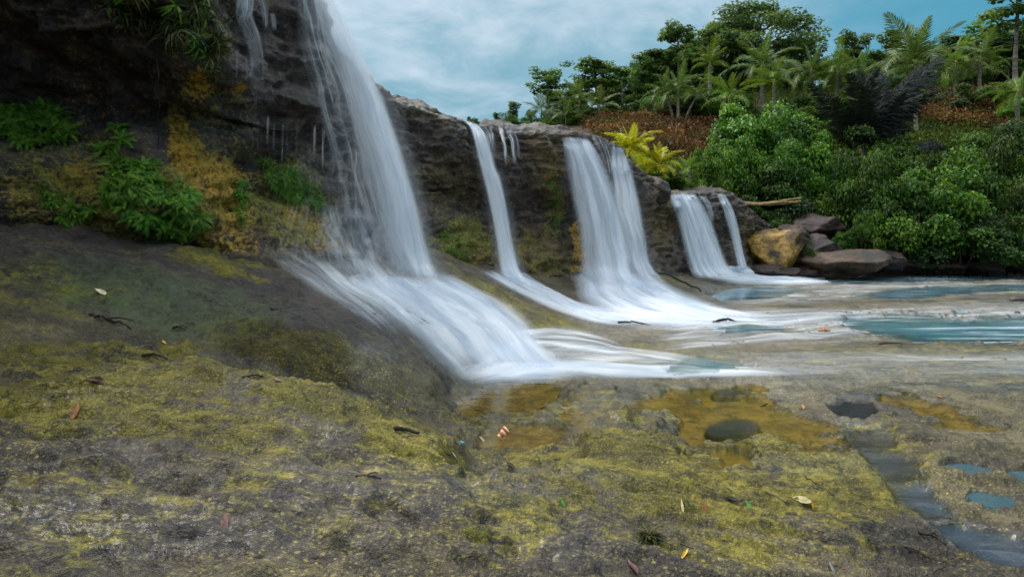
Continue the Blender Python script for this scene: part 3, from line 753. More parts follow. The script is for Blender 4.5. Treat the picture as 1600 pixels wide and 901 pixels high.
# ------------------------------------------------------------------ hillside
HP = [(980,300,23),(1060,305,25),(1180,335,27.5),(1250,385,27.5),(1300,418,27.6),(1450,416,27.8),(1600,416,27.8),(1850,416,28),
      (1300,340,31),(1450,335,32),(1600,335,32),(1850,330,32),(1500,215,42),(1400,218,41),(1250,215,41),(1600,205,42),(1850,200,42),(1180,250,36),
      (1050,240,33),(1050,190,44),(950,200,42),(850,205,44),(780,212,46),(1150,190,46),
      (1850,120,60),(1600,135,60),(1400,138,58),(1200,140,58),(1000,175,56),(800,200,56),(700,215,56),(600,235,58),(450,260,60),
      (860,260,26),(780,270,27),(700,280,28),(500,280,30)]
hp = [P(*q) for q in HP] + [np.array(a, float) for a in [(-25,60,9),(-40,90,9),(0,100,14),(40,100,20),(80,100,20),(90,60,16),(70,30,6),(40,28,.2),(60,22,1),(-20,40,7),(-18,24,6.5)]]
hp = np.array(hp)
h_rbf = RBF(hp[:, :2] / 20, hp[:, 2], 5e-3)


def hill_z(x, y):
    x = np.atleast_1d(np.asarray(x, float)); y = np.atleast_1d(np.asarray(y, float))
    z = h_rbf(np.stack([x, y], 1) / 20)
    z = z + 0.35 * fbm(x * .18, y * .18, .3, 3) * sstep(0, 3, z)
    return np.maximum(z, -0.45)


hx = np.linspace(-45, 95, 280); hy = np.linspace(21, 120, 230)
HX, HY = np.meshgrid(hx, hy)
HZZ = hill_z(HX.ravel(), HY.ravel()).reshape(HX.shape)
# keep the hill out of the river and behind the falls
rim = np.interp(HX, [-45, -10, -2, 3, 6, 8, 10, 11.5, 13, 95], [26, 22, 21, 22, 23.5, 25, 26, 27, 27.2, 27.2])
HZZ = np.where(HY < rim, -0.45, HZZ)
hill = build('hillside', np.stack([HX, HY, HZZ], -1).reshape(-1, 3), grid_faces(*HX.shape), M['soil'])
tag(hill, kind='structure')
# ------------------------------------------------------------------ falling water
def cliff_depth(px, py):
    d = np.array([(px - 800) / FPX, 1.0, -(py - HZ) / FPX])
    L = np.linalg.norm(d)
    h = BV_C.ray_cast(Vector((0, 0, CAM_H)), Vector(d / L))
    return h[0].y if h[0] is not None else None


def fall_mesh(name, mat, left, right, parent, nu=26, nv=70, clear=0.12, seed=0.0, dens=None, bow=0.0, off=0.0, clamp=True):
    """a sheet of water hung between two edge curves (px, py, distance), kept in front of the rock"""
    l, r = catmull(left, nv), catmull(right, nv)
    u = np.linspace(0, 1, nu)
    Q = l[:, None] * (1 - u)[None, :, None] + r[:, None] * u[None, :, None]
    Q[..., 2] -= bow * np.sin(np.pi * u)[None, :] + off
    if clamp:
        lim = np.full((nv, nu), 1e9)
        for i in range(0, nv, 2):
            for j in range(0, nu, 3):
                d = cliff_depth(Q[i, j, 0], Q[i, j, 1])
                if d is not None: lim[i, j] = d - clear
        # spread the measured limits, then ease them out so the sheet stays smooth
        for i in range(0, nv, 2):
            idx = np.arange(0, nu, 3); lim[i] = np.interp(np.arange(nu), idx, lim[i, idx])
        for j in range(nu):
            idx = np.arange(0, nv, 2); lim[:, j] = np.interp(np.arange(nv), idx, lim[idx, j])
        d = np.minimum(Q[..., 2], lim)
        for _ in range(6):
            dp = np.pad(d, 1, mode='edge')
            d = np.minimum(d, (dp[:-2, 1:-1] + dp[2:, 1:-1] + dp[1:-1, :-2] + dp[1:-1, 2:]) / 4)
        Q[..., 2] = d
    V = np.stack([(Q[..., 0] - 800) / FPX * Q[..., 2], Q[..., 2], CAM_H - (Q[..., 1] - HZ) / FPX * Q[..., 2]], -1)
    wid = np.linalg.norm(V[nv // 2, -1] - V[nv // 2, 0]); ln = np.linalg.norm(np.diff(V[:, nu // 2], axis=0), axis=1).sum()
    UU, VV = np.meshgrid(u, np.linspace(0, 1, nv))
    D = dens(UU, VV) if dens else np.ones_like(UU)
    D = D * sstep(0, .22, UU) * sstep(0, .22, 1 - UU)
    uv = np.stack([UU * wid + seed * 3.7, VV * ln + seed * 1.3], -1)
    V = V + 0.02 * fbm(V[..., 0] * 2, V[..., 1] * 2, V[..., 2] * .5 + seed, 2)[..., None]
    return build(name, V.reshape(-1, 3), grid_faces(nv, nu), mat, parent, attrs={'dens': D.ravel()}, uv=uv.reshape(-1, 2))


def drape(name, mat, left, right, parent, nu=40, nv=80, lift=0.03, seed=0.0, dens=None, edge=.2, rock=True):
    """water running over the riverbed between two edge curves given in photo pixels"""
    l, r = catmull(left, nv), catmull(right, nv)
    u = np.linspace(0, 1, nu)
    Q = l[:, None] * (1 - u)[None, :, None] + r[:, None] * u[None, :, None]
    V = np.zeros((nv, nu, 3)); o = Vector((0, 0, CAM_H))
    last = None
    for i in range(nv):
        for j in range(nu):
            d = Vector(((Q[i, j, 0] - 800) / FPX, 1.0, -(Q[i, j, 1] - HZ) / FPX))
            dn_ = d.normalized(); h = BV_G.ray_cast(o, dn_)
            if rock:
                h2 = BV_C.ray_cast(o, dn_)
                if h2[0] is not None and (h[0] is None or h2[3] < h[3]): h = h2
            if h[0] is not None: last = h[0]
            V[i, j] = last
    # long exposure evens the bumps out
    for _ in range(5):
        p = np.pad(V, ((1, 1), (1, 1), (0, 0)), mode='edge')
        V = (p[:-2, 1:-1] + p[2:, 1:-1] + p[1:-1, :-2] + p[1:-1, 2:] + 2 * V) / 6
    UU, VV = np.meshgrid(u, np.linspace(0, 1, nv))
    D = dens(UU, VV) if dens else np.ones_like(UU)
    D = D * sstep(0, edge, UU) * sstep(0, edge, 1 - UU)
    wid = np.linalg.norm(V[nv // 2, -1] - V[nv // 2, 0]); ln = np.linalg.norm(np.diff(V[:, nu // 2], axis=0), axis=1).sum()
    rip = fbm(UU * wid * 2.2, VV * ln * .45, seed, 3) + .6 * fbm(UU * wid * .8, VV * ln * .9, seed + 4, 2)
    thick = .2 + .8 * np.clip(D / (D.max() + 1e-6), 0, 1)
    V[..., 2] += (lift + .045 * rip) * thick
    for i in range(nv):                              # never let the rock cut through the sheet
        for j in range(nu):
            q = Vector(V[i, j]); dn_ = (q - o); dist = dn_.length; dn_.normalize()
            hs = [h for h in ((BV_G.ray_cast(o, dn_), BV_C.ray_cast(o, dn_)) if rock else (BV_G.ray_cast(o, dn_),)) if h[0] is not None]
            if hs:
                h = min(hs, key=lambda a: a[3])
                g_ = max(.012, lift * 1.3 * thick[i, j])
                if h[3] < dist + g_: V[i, j] = o + dn_ * (h[3] - g_)
        uv = np.stack([UU * wid + seed * 3.1, VV * ln + seed * 1.7], -1)
    return build(name, V.reshape(-1, 3), grid_faces(nv, nu), mat, parent, attrs={'dens': D.ravel()}, uv=uv.reshape(-1, 2))


ends = lambda a, b: (lambda U, V: sstep(0, a, V) * sstep(0, b, 1 - V)) if b else (lambda U, V: sstep(0, a, V))
def dn(amp=1.0, top=.02, bot=.12, fn=None):
    wob = lambda U, s: .55 + .9 * (.5 + .5 * fbm(U * 5.0, s, amp * 9 + top * 31, 3))
    return lambda U, V: amp * sstep(0, 1, V / (top * wob(U, 1.3))) * sstep(0, 1, (1 - V) / (bot * wob(U, 7.7))) * (fn(U, V) if fn else 1.0)


# --- the tall near fall
f1 = empty('waterfall', P(650, 420, 9.0))
tag(f1, 'tallest and nearest waterfall, arcing white veil plunging off the dark overhang', 'waterfall', 'waterfalls along the river cliff')
inv = Matrix.Translation(-f1.location)
def own(o, root):
    o.matrix_parent_inverse = Matrix.Translation(-Vector(root.location)); return o
L1 = [(474,-60,8.9),(492,20,8.65),(524,110,8.6),(556,210,8.65),(584,310,8.8),(602,395,8.9),(606,425,8.75),(612,455,8.4)]
R1 = [(500,-60,9.3),(540,30,9.0),(588,120,8.9),(626,220,8.85),(654,320,8.9),(674,398,8.95),(688,425,8.8),(716,456,8.45)]
for k in range(3):
    own(fall_mesh('veil', M['fall'], L1, R1, f1, seed=1 + k * 2.3, nu=30, nv=90, off=.12 * k - .1, bow=.25,
        dens=dn(.56, .05, .20, lambda U, V: .55 + .65 * sstep(.0, .45, V) * (.45 + .75 * np.exp(-((U - .62) / .30) ** 2)))), f1)
L1b = [(452,-50,8.8),(462,60,8.7),(486,150,8.8),(512,250,8.9),(540,340,8.9),(556,410,9.0)]
R1b = [(505,-50,9.0),(530,60,8.8),(562,150,8.8),(590,260,8.8),(612,350,8.9),(624,425,9.0)]
for k in range(2):
    own(fall_mesh('side_veil', M['fall_thin'], L1b, R1b, f1, seed=8 + k * 3.1, nu=30, nv=80, dens=dn(.62, .05, .25, lambda U, V: (.5 + .5 * U) * (1.15 - .5 * V)), clear=.1), f1)
own(fall_mesh('mist', M['mist'], [(a - 22, b_, c - .25) for a, b_, c in L1[1:]], [(a + 26, b_, c - .25) for a, b_, c in R1[1:]], f1, nu=20, nv=50, seed=91,
      dens=dn(.30, .25, .25, lambda U, V: np.sin(np.pi * U) ** .7 * (.4 + .6 * V))), f1)
# foot and apron
own(drape('cascade', M['foam'], [(560,425),(520,440),(560,472),(612,510),(664,562),(704,604)], [(694,422),(744,444),(802,474),(840,504),(862,542),(930,590)], f1,
      nu=60, nv=90, seed=2.2, dens=dn(.85, .24, .22)), f1)
own(drape('cascade', M['foam'], [(590,418),(590,450),(640,490),(690,530),(720,570),(745,606)], [(690,418),(740,448),(792,480),(832,512),(870,552),(940,596)], f1,
      nu=50, nv=70, lift=.07, seed=5.2, dens=dn(.75, .28, .25)), f1)
own(drape('thin_cascade', M['foam_thin'], [(386,368),(418,408),(468,446),(540,490),(612,545)], [(560,372),(600,402),(640,440),(680,480),(720,540)], f1,
      nu=64, nv=70, seed=3.3, dens=dn(.9, .45, .25)), f1)
own(drape('thin_cascade', M['foam_thin'], [(480,300),(490,350),(510,400),(540,450)], [(580,320),(610,370),(630,420),(660,460)], f1,
      nu=30, nv=40, seed=13.3, dens=dn(.7, .2, .25)), f1)
own(drape('run_out', M['foam'], [(715,592),(760,552),(800,535),(850,545)], [(730,606),(800,603),(860,600),(930,598)], f1, nu=30, nv=40, seed=6.1, dens=dn(.8, .3, .3)), f1)
own(drape('run_out', M['foam'], [(672,580),(760,566),(880,560),(1010,570),(1110,578),(1260,582)], [(730,608),(800,603),(900,597),(1010,596),(1110,593),(1260,590)], f1,
      nu=26, nv=90, seed=7.7, lift=.05, dens=dn(1.0, .22, .22), edge=.35), f1)
own(drape('run_out', M['foam_thin'], [(790,520),(840,506),(910,512),(1000,545)], [(780,565),(850,562),(930,565),(1040,574)], f1, nu=30, nv=50, seed=9.7, dens=dn(1.0, .1, .35), edge=.3), f1)

own(fall_mesh('thin_veil', M['fall_thin'], [(440,215,9),(436,270,8.6),(420,330,8.2),(398,380,7.6),(392,410,7.3)], [(600,240,10.4),(606,300,10.2),(620,360,9.8),(640,410,9.4),(650,430,9.2)], f1, nu=60, nv=60, seed=17, clear=.06,
      dens=dn(.42, .25, .15, lambda U, V: .35 + .65 * sstep(.1, .8, U) * V)), f1)
own(drape('run_out', M['foam_thin'], [(800,548),(900,535),(1020,545),(1160,566),(1300,572)], [(800,590),(920,588),(1050,590),(1180,592),(1320,590)], f1, nu=40, nv=80, seed=19, lift=.03, dens=dn(.8, .2, .4), edge=.3), f1)
# --- water film sliding over the flat bed
for k, (l_, r_, am) in enumerate([([(1010,500),(1200,478),(1400,470),(1640,462)], [(1000,560),(1250,545),(1450,535),(1640,530)], .8), ([(1000,540),(1200,535),(1400,540),(1640,540)], [(1050,600),(1250,605),(1400,600),(1640,600)], .38),
                                  ([(1090,446),(1250,440),(1420,436),(1640,432)], [(1100,485),(1250,478),(1420,470),(1640,462)], .55), ([(1240,428),(1350,428),(1500,426),(1640,426)], [(1200,448),(1350,446),(1500,442),(1640,440)], .5)]):
    fo = drape('river_water', M['film'], l_, r_, None, nu=60, nv=90, seed=80 + k, lift=.012, dens=dn(am, .12, .05), edge=.3); tag(fo, kind='structure')
# --- thin trickles left of it
f0 = empty('waterfall', P(398, 160, 7.7))
tag(f0, 'thin broken trickle of water beside hanging plants, left of the tallest fall', 'waterfall', 'waterfalls along the river cliff')
def strand(pts, w0, w1, mat, root, seed, amp, name='strand', nu=9, nv=40, top=.08, bot=.3):
    l = [(a - w0 + (w0 - w1) * i / (len(pts) - 1), b, d) for i, (a, b, d) in enumerate(pts)]
    r = [(a + w0 - (w0 - w1) * i / (len(pts) - 1), b, d) for i, (a, b, d) in enumerate(pts)]
    return own(fall_mesh(name, M[mat], l, r, root, nu=nu, nv=nv, seed=seed, dens=dn(amp, top, bot), clear=.07), root)
strand([(388,-30,7.7),(380,20,7.6),(392,55,7.6),(400,95,7.6),(399,150,7.7)], 18, 11, 'fall_thin', f0, 1.1, .95, nu=14)
strand([(384,-30,7.7),(385,15,7.6),(376,40,7.6)], 14, 8, 'fall_thin', f0, 1.7, .85)
strand([(402,-20,7.7),(414,18,7.7),(416,50,7.7)], 9, 6, 'fall_thin', f0, 2.6, .8)
strand([(426,20,7.8),(430,50,7.8)], 5, 4, 'fall', f0, 3.6, .5)
for k, (sx_, y0, y1) in enumerate([(372,75,130),(385,85,140),(400,150,215),(406,185,245),(428,190,245),(440,192,255),(449,190,250),(464,198,250),(492,195,260),(505,200,270),(545,240,350),(556,230,380),(418,180,230)]):
    strand([(sx_, y0, 8), (sx_ - 1, (y0 + y1) / 2, 8), (sx_ - 1, y1, 8)], 2.6, 2.2, 'fall_thin', f0 if sx_ < 480 else f1, 4 + k, .42, 'drip' if sx_ < 480 else 'side_strand', nu=5, nv=14)

# --- narrow second fall
f2 = empty('waterfall', P(800, 430, 12.6))
tag(f2, 'narrow waterfall, a single slim white strand between the tallest and the broad fall', 'waterfall', 'waterfalls along the river cliff')
L2 = [(722,186,14.2),(736,206,13.4),(747,250,13.1),(752,272,13.0),(766,330,12.8),(777,395,12.55),(782,425,12.35),(792,448,12.0)]
R2 = [(742,190,14.0),(762,214,13.3),(776,262,13.0),(784,282,12.9),(795,335,12.7),(806,395,12.55),(815,425,12.35),(838,450,12.0)]
for k in range(3):
    own(fall_mesh('veil', M['fall'], L2, R2, f2, nu=16, nv=70, seed=21 + k * 1.9, off=.08 * k, dens=dn(.62, .05, .16)), f2)
for k, (a, b, c, ww) in enumerate([(752,200,262,9),(764,205,270,8),(783,206,265,4),(797,208,262,5),(805,212,250,3)]):
    strand([(a - 3, b - 8, 14.2), (a + 4, b + 14, 13.4), (a + 8, c, 13.2)], ww, ww * .8, 'fall_thin', f2, 31 + k, .6, 'side_strand', nu=6, nv=24)

own(drape('cascade', M['foam'], [(735,418),(770,440),(820,466),(880,492),(940,508),(1010,512)], [(812,424),(830,436),(870,455),(905,470),(960,482),(1040,500)], f2, nu=40, nv=70, seed=24, dens=dn(.95, .18, .2)), f2)
own(drape('cascade', M['foam'], [(770,425),(800,445),(840,468),(890,490),(950,506)], [(822,425),(845,440),(880,462),(920,480),(980,498)], f2, nu=30, nv=60, lift=.06, seed=26, dens=dn(.7, .1, .2)), f2)

# --- broad third fall
f3 = empty('waterfall', P(950, 425, 14.8))
tag(f3, 'broad double waterfall with a dark rock wedge between its curtains, below yellow palms', 'waterfall', 'waterfalls along the river cliff')
L3 = [(877,213,15.4),(880,240,15.0),(887,290,14.9),(898,345,14.8),(904,398,14.7),(902,430,14.5),(905,458,13.9)]
R3 = [(920,214,15.8),(938,240,15.3),(960,285,15.1),(977,340,15.0),(992,398,14.8),(998,428,14.5),(1030,456,13.9)]
for k in range(3):
    own(fall_mesh('curtain', M['fall'], L3, R3, f3, nu=34, nv=70, seed=41 + k * 2.7, off=.1 * k, bow=.2, dens=dn(.62, .05, .2, lambda U, V: .75 + .35 * np.sin(U * 9 + 1) ** 2 - .25 * V * (U < .35))), f3)
L3b = [(956,224,16.6),(954,262,16.2),(960,320,15.7),(975,370,15.3),(984,415,14.9),(1000,445,14.3)]
R3b = [(972,228,17.0),(986,258,16.6),(1000,310,16.0),(1009,365,15.5),(1020,415,15.0),(1050,445,14.4)]
for k in range(2):
    own(fall_mesh('curtain', M['fall'], L3b, R3b, f3, nu=22, nv=60, seed=51 + k * 2.7, off=.1 * k, dens=dn(.66, .06, .2)), f3)
own(fall_mesh('thin_veil', M['fall_thin'], [(918,212,16.0),(935,240,15.8),(950,280,15.6)], [(950,214,16.2),(962,240,16.0),(966,285,15.8)], f3, nu=20, nv=30, seed=58, dens=dn(.5, .1, .3)), f3)
for k in range(2):
    own(drape('cascade', M['foam'], [(880,425),(893,445),(900,470),(945,492),(1010,508),(1090,514)], [(1005,418),(1040,437),(1075,455),(1110,470),(1165,486),(1230,494)], f3,
          nu=60, nv=70, seed=44 + k * 3, lift=.03 + .04 * k, dens=dn(.85, .22, .25)), f3)
own(drape('run_out', M['foam_thin'], [(1000,488),(1100,478),(1220,478),(1400,478)], [(950,520),(1080,524),(1220,520),(1380,506)], f3, nu=40, nv=70, seed=49, lift=.03, dens=dn(.95, .2, .4), edge=.35), f3)
own(drape('run_out', M['foam'], [(880,492),(960,508),(1060,513),(1220,505)], [(900,478),(1000,485),(1100,484),(1250,488)], f3, nu=26, nv=60, seed=47, dens=dn(1, .1, .4), edge=.3), f3)


own(fall_mesh('mist', M['mist'], [(a - 14, b_, c - .25) for a, b_, c in L3], [(a + 24, b_, c - .25) for a, b_, c in R3b], f3, nu=20, nv=40, seed=93, dens=dn(.22, .3, .2, lambda U, V: np.sin(np.pi * U) ** .7 * V)), f3)
own(fall_mesh('mist', M['mist'], [(a - 12, b_, c - .2) for a, b_, c in L2], [(a + 14, b_, c - .2) for a, b_, c in R2], f2, nu=14, nv=40, seed=94, dens=dn(.28, .3, .2, lambda U, V: np.sin(np.pi * U) ** .7 * V)), f2)
# --- far fourth fall
f4 = empty('waterfall', P(1120, 428, 20.4))
tag(f4, 'low far waterfall in two parts, beside the yellow boulder at the end of the cliff', 'waterfall', 'waterfalls along the river cliff')
L4 = [(1040,302,19.6),(1050,325,19.1),(1060,360,19.0),(1068,395,18.85),(1076,422,18.7),(1086,438,18.3)]
R4 = [(1086,300,20.8),(1100,318,20.4),(1116,350,20.2),(1130,390,20.0),(1145,420,19.7),(1172,437,19.2)]
for k in range(3):
    own(fall_mesh('curtain', M['fall'], L4, R4, f4, nu=26, nv=50, seed=61 + k * 2.1, off=.1 * k, bow=.15, dens=dn(.62, .06, .15)), f4)
L4b = [(1118,302,21.6),(1128,325,21.3),(1138,360,21.2),(1147,395,21.1),(1154,424,21.0)]
R4b = [(1132,302,22),(1146,325,21.7),(1156,360,21.5),(1163,395,21.4),(1170,424,21.2)]
for k in range(2):
    own(fall_mesh('curtain', M['fall'], L4b, R4b, f4, nu=14, nv=40, seed=71 + k, off=.1 * k, dens=dn(.6, .06, .08)), f4)
strand([(1096,305,21), (1108,322,20.8), (1114,350,20.6)], 6, 4, 'fall', f4, 77, .55, 'side_strand', nu=6, nv=20)
for k in range(2):
    own(drape('cascade', M['foam'], [(1072,420),(1090,432),(1140,443),(1220,446),(1320,443)], [(1168,412),(1190,424),(1240,431),(1310,435),(1380,437)], f4, nu=40, nv=50, seed=64 + k, lift=.04 + k * .05, dens=dn(.9, .16, .3)), f4)

# ------------------------------------------------------------------ plants: mesh library
def quads_mesh(name, V, mat, tint, leafpts=4):
    """V (n,4,3) leaf quads, tint (n,)"""
    n = len(V)
    o = build(name, V.reshape(-1, 3), np.arange(n * 4).reshape(n, 4), mat, fattrs={'tint': tint}, smooth=False)
    return o


def leaf_quads(c, size, rng, up=0.5, outw=None, slim=.42, droop=.25):
    """c (n,3) leaf centres -> (n,4,3) pointed leaves"""
    n = len(c)
    nor = rng.normal(size=(n, 3)); nor /= np.linalg.norm(nor, axis=1)[:, None]
    nor += np.array([0, 0, up * 2])
    if outw is not None: nor += outw
    nor /= np.linalg.norm(nor, axis=1)[:, None] + 1e-9
    d = rng.normal(size=(n, 3)); d[:, 2] -= droop
    d -= (d * nor).sum(1)[:, None] * nor; d /= np.linalg.norm(d, axis=1)[:, None] + 1e-9
    s = np.cross(nor, d)
    L = (size * rng.uniform(.6, 1.25, n))[:, None]
    fold = nor * L * rng.uniform(.03, .16, n)[:, None]
    a = c - d * L * .5; b = c + s * L * slim + fold + d * L * .05; e = c + d * L * .5 - np.array([0, 0, 1]) * L * droop * .4; f = c - s * L * slim + fold + d * L * .05
    return np.stack([a, b, e, f], 1)


def take_mesh(o):
    me = o.data; bpy.data.objects.remove(o); return me


def to_mesh(v, f, mat, name):
    return take_mesh(build(name, v, f, mat))


def branch(p0, d0, length, r0, rng, n=6, bend=.35, lift=.2):
    p = [np.array(p0, float)]; d = np.array(d0, float); d /= np.linalg.norm(d)
    for i in range(n):
        d = d + rng.normal(size=3) * bend * .3 + np.array([0, 0, lift * .3]); d /= np.linalg.norm(d)
        p.append(p[-1] + d * length / n)
    return np.array(p), np.linspace(r0, r0 * .3, n + 1)


def make_tree(kind, seed, leafmat, barkmat):
    """unit-height tree: (trunk mesh, crown mesh)"""
    rng = np.random.default_rng(seed)
    parts = []; clusters = []
    lean = rng.normal(size=2) * .05
    tz = np.linspace(0, 1, 9)
    trunk = np.stack([lean[0] * tz + .02 * np.sin(tz * 5 + seed), lean[1] * tz + .02 * np.cos(tz * 4 + seed), tz * (.93 if kind == 'umbrella' else .82)], 1)
    parts.append(tube(trunk, np.linspace(.022, .006, 9) * (1.0 if kind == 'umbrella' else 1.4), 7))
    if kind == 'umbrella':       # slender trunk, tiers of flat leaf plates with sky between
        nb = rng.integers(13, 17)
        for k in range(nb):
            h = .40 + .58 * (k + rng.uniform(0, .8)) / nb
            a = k * 2.4 + rng.uniform(-.5, .5)
            L = rng.uniform(.14, .30) * (1.15 - .55 * max(0, h - .55) / .45)
            p0 = np.array([np.interp(h, trunk[:, 2], trunk[:, 0]), np.interp(h, trunk[:, 2], trunk[:, 1]), min(h, .93)])
            p, r = branch(p0, (math.cos(a), math.sin(a), .35), L, .008, rng, 5, .4, .1)
            parts.append(tube(p, r, 5))
            for q in range(rng.integers(2, 5)):
                c = p[-1 - (q % 3)] + rng.normal(size=3) * np.array([.06, .06, .018]) + np.array([0, 0, .015])
                clusters.append((c, np.array([.105, .105, .034]) * rng.uniform(.7, 1.25), 1.0))
        clusters.append((trunk[-1] + [0, 0, .03], np.array([.13, .13, .035]), 1))
        leaves, ls, up = 64, .040, .9
    elif kind == 'dense':        # round billowing crown of many clumps
        for k in range(74):
            a = rng.uniform(0, 6.28); e = rng.uniform(-.75, 1.0); rad = rng.uniform(.5, 1.0)
            c = np.array([math.cos(a) * .44 * rad * math.sqrt(max(0, 1 - max(e, 0) ** 2)), math.sin(a) * .44 * rad * math.sqrt(max(0, 1 - max(e, 0) ** 2)), .60 + .34 * e])
            clusters.append((c, np.array([.13, .13, .085]) * rng.uniform(.6, 1.2), 1.0))
            if k % 3 == 0:
                p0 = trunk[4] if e < .3 else trunk[6]
                pts = catmull([p0, (p0 + c) / 2 + rng.normal(size=3) * .03 + [0, 0, .02], c], 6)
                parts.append(tube(pts, np.linspace(.012, .003, 6), 5))
        leaves, ls, up = 150, .028, .5
    else:                        # 'airy': thin irregular crown, much sky showing
        for k in range(22):
            h = .25 + .7 * k / 22; a = k * 2.4 + rng.uniform(-.6, .6); L = rng.uniform(.12, .26)
            p0 = np.array([np.interp(h, trunk[:, 2], trunk[:, 0]), np.interp(h, trunk[:, 2], trunk[:, 1]), min(h, .82)])
            p, r = branch(p0, (math.cos(a), math.sin(a), .7), L, .007, rng, 5, .5, .15)
            parts.append(tube(p, r, 5))
            for q in range(rng.integers(2, 4)):
                clusters.append((p[-1 - q] + rng.normal(size=3) * .035, np.array([.09, .09, .06]) * rng.uniform(.6, 1.3), 1.0))
        leaves, ls, up = 60, .038, .5
    C, T, O = [], [], []
    for c, s, wgt in clusters:
        n = int(leaves * rng.uniform(.7, 1.3))
        q = rng.normal(size=(n, 3)); q /= np.linalg.norm(q, axis=1)[:, None]
        rad = rng.uniform(.3, 1, n) ** .5
        C.append(c + q * rad[:, None] * s); T.append(np.clip(rng.uniform(.15, .75) + rng.normal(size=n) * .2, 0, 1)); O.append(q * .9)
    C, T, O = np.concatenate(C), np.concatenate(T), np.concatenate(O)
    V = leaf_quads(C, ls, rng, up, O)
    crown = take_mesh(quads_mesh('crown', V, leafmat, T))
    v, f = join(parts)
    return to_mesh(v, f, barkmat, 'trunk'), crown


def make_shrub(seed, leafmat, n=9000, leaf=.055, lobes=16, slim=.42):
    """half-dome shrub in a unit box (x,y in -1..1, z in 0..1)"""
    rng = np.random.default_rng(seed)
    C, T, O = [], [], []
    for k in range(lobes * 3):
        a = rng.uniform(0, 6.28); e = rng.uniform(0.0, 1.0) ** .8
        r = rng.uniform(.5, .95)
        c = np.array([math.cos(a) * r * math.sqrt(1 - .8 * e * e), math.sin(a) * r * math.sqrt(1 - .8 * e * e), .08 + .76 * e * r / .9])
        s = np.array([.27, .27, .17]) * rng.uniform(.5, 1.25)
        m = n // (lobes * 3)
        q = rng.normal(size=(m, 3)); q /= np.linalg.norm(q, axis=1)[:, None]
        q[:, 2] = np.abs(q[:, 2]) * np.where(rng.random(m) < .8, 1, -1)
        rad = rng.uniform(.3, 1.0, m) ** .4
        lump = 1 + .35 * fbm(q[:, 0] * 2.5 + seed, q[:, 1] * 2.5, q[:, 2] * 2.5 + k, 2)
        C.append(c + q * (rad * lump)[:, None] * s); T.append(np.clip(rng.uniform(.15, .75) + rng.normal(size=m) * .2, 0, 1)); O.append(q)
    C, T, O = np.concatenate(C), np.concatenate(T), np.concatenate(O)
    ok = C[:, 2] > -.02
    V = leaf_quads(C[ok], leaf, rng, .45, O[ok] * .8, slim)
    fol = take_mesh(quads_mesh('foliage', V, leafmat, T[ok]))
    st = []
    for k in range(9):
        a = rng.uniform(0, 6.28)
        p, r = branch((math.cos(a) * .15, math.sin(a) * .15, -.1), (math.cos(a) * .8, math.sin(a) * .8, 1), rng.uniform(.6, .95), .018, rng, 6, .4, .1)
        st.append(tube(p, r, 5))
    v, f = join(st)
    return to_mesh(v, f, M['bark'], 'stem'), fol


def frond_quads(rng, L=1.0, droop=1.1, pairs=46, plen=.27, pw=.011, pdroop=.5, fwd=.55, rag=.12, start=.14):
    """feather leaf along +X, bending down -> (n,4,3), tints"""
    t = np.linspace(0, 1, 60); ang = -droop * t ** 1.4
    dx, dz_ = np.cos(ang), np.sin(ang)
    X = np.concatenate([[0], np.cumsum((dx[1:] + dx[:-1]) / 2)]) / 59 * L; Z = np.concatenate([[0], np.cumsum((dz_[1:] + dz_[:-1]) / 2)]) / 59 * L
    Q, T = [], []
    for i in range(10):                              # midrib
        a, b = i * 59 // 10, (i + 1) * 59 // 10
        wdt = .014 * L * (1 - i / 11)
        Q.append([[X[a], -wdt, Z[a] + .004], [X[a], wdt, Z[a] + .004], [X[b], wdt * .9, Z[b] + .004], [X[b], -wdt * .9, Z[b] + .004]]); T.append(.95)
    for k in range(pairs):
        s_ = start + (1 - start) * k / (pairs - 1)
        x_, z_ = np.interp(s_, t, X), np.interp(s_, t, Z); an = np.interp(s_, t, ang)
        fw = np.array([math.cos(an), 0, math.sin(an)]); upv = np.array([-math.sin(an), 0, math.cos(an)])
        pl_ = plen * L * (math.sin(math.pi * min(1, (s_ * .78 + .2))) * .75 + .25) * rng.uniform(.85, 1.1)
        for sd2 in (-1, 1):
            side = np.array([0, sd2, 0])
            d = side * 1.0 + fw * (fwd + .5 * s_) + upv * rng.uniform(-.1, .28); d = d + rng.normal(size=3) * rag; d /= np.linalg.norm(d)
            p0 = np.array([x_, 0, z_]); p1 = p0 + d * pl_ * .5
            d2 = d + np.array([0, 0, -1]) * pdroop * rng.uniform(.6, 1.5); d2 /= np.linalg.norm(d2)
            p2 = p1 + d2 * pl_ * .5
            wv = fw * pw * L
            Q.append([p0 - wv * .5, p0 + wv * .5, p1 + wv, p1 - wv]); Q.append([p1 - wv, p1 + wv, p2 + wv * .15, p2 - wv * .15])
            ti = float(np.clip(rng.uniform(.2, .7) + .15 * s_, 0, 1)); T += [ti, ti]
    return np.array(Q), np.array(T)


def frond_mesh(seed, mat, **kw):
    Q, T = frond_quads(np.random.default_rng(seed), **kw)
    return take_mesh(quads_mesh('frond', Q, mat, T))


